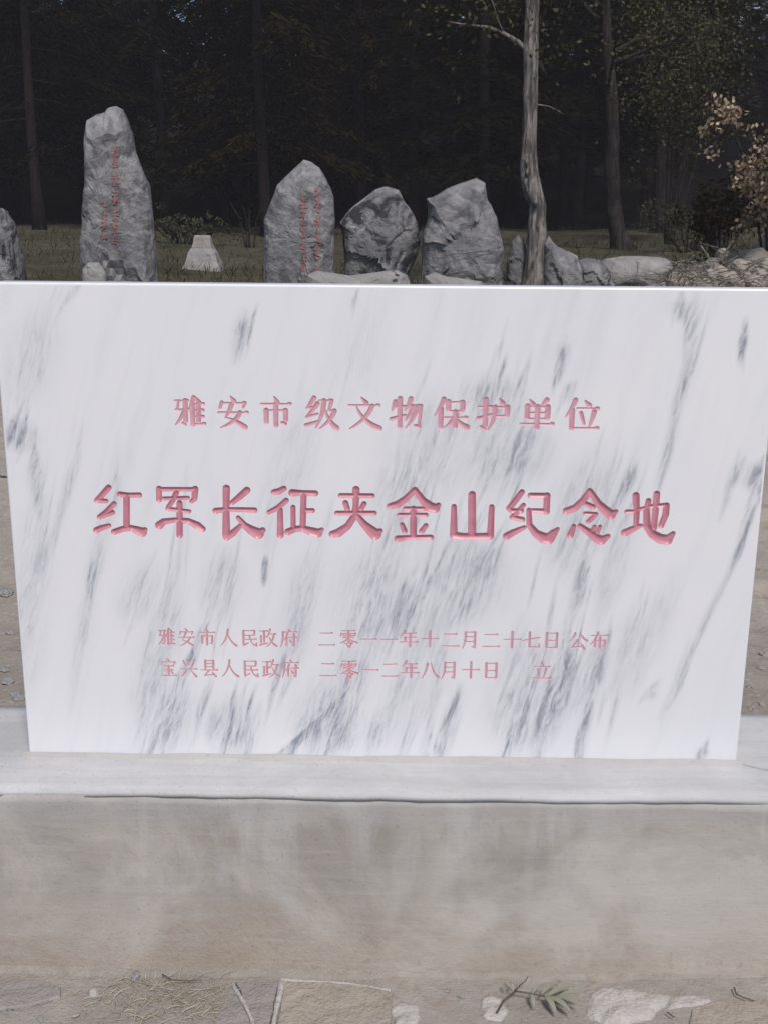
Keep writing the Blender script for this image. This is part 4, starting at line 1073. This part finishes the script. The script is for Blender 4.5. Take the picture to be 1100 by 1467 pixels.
def dry_grass():
    rng = np.random.default_rng(31); V = []; F = []
    spots = [(150, 1432), (185, 1415), (200, 1408), (215, 1440), (245, 1418), (270, 1424), (290, 1412), (305, 1420), (285, 1445), (250, 1455), (225, 1420), (175, 1450), (300, 1440), (200, 1465)]
    for k in range(420):
        sx, sy = spots[rng.integers(len(spots))]; p = on_z(sx+rng.normal(0, 19), min(1480, max(1402, sy+rng.normal(0, 10))), .003)
        a = rng.uniform(0, 6.28); L = rng.uniform(.010, .036)*(1.5 if k % 17 == 0 else 1); lean = rng.uniform(.1, .7) if k % 17 else rng.uniform(1.0, 2.4)
        d = Vector((math.cos(a), math.sin(a), 0)); s = Vector((-d.y, d.x, 0)); w = rng.uniform(.0003, .0008)
        prev = None; seg = 4; curl = rng.normal(0, .5)
        for t in range(seg+1):
            f = t/seg; q = p+d*L*f+s*L*curl*f*f+Vector((0, 0, L*lean*(f-.55*f*f))); ww = w*(1-.8*f)
            b = len(V); V.extend((q-s*ww, q+s*ww+Vector((0, 0, .0006))))
            if t: F.append((b-2, b-1, b+1, b))
    tag(obj('dry_grass', V, F, M['dry_grass']), 'flattened dry straw coloured grass at the foot of the plinth', 'dry grass', kind='stuff')
dry_grass()
def sprig():
    o0 = on_z(712, 1450, .012)
    root = empty('leafy_sprig', o0, 'small broken sprig with grey green pointed leaves lying on the mortar', 'sprig')
    def P(x, y, z=.018): return on_z(x, y, z)-o0
    V = []; F = []
    tube_mesh(V, F, refine([(P(711, 1451, .010), .0019), (P(722, 1432, .016), .0018), (P(738, 1420, .02), .0016), (P(758, 1423, .02), .0015), (P(782, 1428, .018), .0016), (P(803, 1433, .016), .0012)], 4), 6, .15, 2)
    tube_mesh(V, F, refine([(P(736, 1420, .02), .0016), (P(745, 1411, .025), .0012), (P(753, 1404, .03), .001), (P(756, 1398, .034), .0007)], 3), 5, .1, 3)
    tube_mesh(V, F, refine([(P(733, 1420, .02), .0012), (P(727, 1414, .025), .0008), (P(723, 1410, .03), .0005)], 3), 5, .1, 3)
    obj('stem', V, F, M['twig'], root, smooth=True)
    L = [((780, 1427), (797, 1455), 5), ((785, 1428), (819, 1452), 5.5), ((795, 1430), (833, 1442), 5), ((775, 1425), (797, 1412), 4.5), ((785, 1427), (822, 1414), 5.5), ((798, 1431), (825, 1424), 5), ((760, 1424), (765, 1445), 3.6), ((762, 1424), (778, 1414), 3), ((735, 1420), (730, 1408), 2), ((724, 1418), (721, 1411), 1.8), ((803, 1433), (830, 1434), 4)]
    for i, (a, b, w) in enumerate(L):
        p = P(*a, .019); q = P(*b, .012+.012*((i*7) % 3)/2); d = q-p; s = d.cross(Vector((0, 0, 1))).normalized(); V = []; F = []
        n = 7
        for t in range(n+1):
            f = t/n; ww = w*.00115*math.sin(math.pi*min(1, .06+f*.94))**.8; c = p+d*f+Vector((0, 0, .007*math.sin(math.pi*f)))
            V.extend((c-s*ww+Vector((0, 0, .0015)), c, c+s*ww+Vector((0, 0, .0015))))
            if t: b0 = len(V)-6; F += [(b0, b0+1, b0+4, b0+3), (b0+1, b0+2, b0+5, b0+4)]
        obj('leaf', V, F, M['sprig_leaf'], root, smooth=True)
sprig()
def small_twig(path, r, label, name='twig'):
    o0 = on_z(*path[0], .01); V = []; F = []
    tube_mesh(V, F, refine([(on_z(x, y, .012)-o0, r*(1-.12*i)) for i, (x, y) in enumerate(path)], 4), 6, .2, 4)
    tag(obj(name, V, F, M['twig'], loc=o0, smooth=True), label, 'twig')
small_twig([(1051, 1415), (1054, 1424), (1064, 1429), (1080, 1434)], .0017, 'small bent dark twig at the right end of the foreground')
small_twig([(233, 1396), (248, 1404), (262, 1405), (290, 1404)], .0014, 'thin dark twig lying across the dry grass')
small_twig([(955, 1450), (963, 1456), (967, 1457)], .0014, 'short dark twig on the whitish mortar splash')
for i, (px, py, r) in enumerate([(195, 1400, .012), (132, 1422, .008), (640, 1420, .006), (750, 1462, .006), (978, 1428, .008), (1003, 1432, .006), (660, 1428, .007), (110, 1455, .008), (60, 1460, .009), (155, 1436, .006)]):
    p = on_z(px, py, 0); pebble(p.x, p.y, 0, r, M['flag_tan' if i % 2 else 'rock_pale'], 'small pebble on the ground along the foot of the plinth', 'pebbles along the plinth', i+40, 'pebble')

def grit():
    rng = np.random.default_rng(91); V = []; F = []
    for k in range(420):
        px = rng.uniform(-30, 1130); py = 1396+rng.random()**1.3*85; p = on_z(px, py, .001); r = rng.uniform(.0008, .0026)
        b = len(V); a = rng.uniform(0, 6.28)
        for i in range(5):
            t = a+i*1.257; V.append((p.x+math.cos(t)*r*rng.uniform(.7, 1.3), p.y+math.sin(t)*r*rng.uniform(.6, 1.2), -.002))
        V.append((p.x, p.y, r*rng.uniform(1.0, 1.8)))
        for i in range(5): F.append((b+i, b+(i+1) % 5, b+5))
    tag(obj('grit', V, F, M['flag_tan']), 'loose grit and crumbs of mortar along the foot of the plinth', 'grit', kind='stuff')
grit()
# ------------------------------------------------------------------ even haze volume added to stand in for lens glare
def haze_for_glare(density):
    V = [(x, y, z) for x in (-156, 156) for y in (-96, 176) for z in (-1.2, 30)]
    F = [(0, 1, 3, 2), (4, 6, 7, 5), (0, 4, 5, 1), (2, 3, 7, 6), (0, 2, 6, 4), (1, 5, 7, 3)]
    m = bpy.data.materials.new('glare_haze'); m.use_nodes = True; t = m.node_tree; t.nodes.clear()
    v = t.nodes.new('ShaderNodeVolumePrincipled'); v.inputs['Color'].default_value = (.90, .87, .96, 1); v.inputs['Density'].default_value = density
    o = t.nodes.new('ShaderNodeOutputMaterial'); t.links.new(v.outputs[0], o.inputs['Volume'])
    tag(obj('haze_for_glare', V, F, m), 'thin pale haze added before the wood to stand in for lens glare', 'haze_for_glare', kind='stuff')
haze_for_glare(.0016)
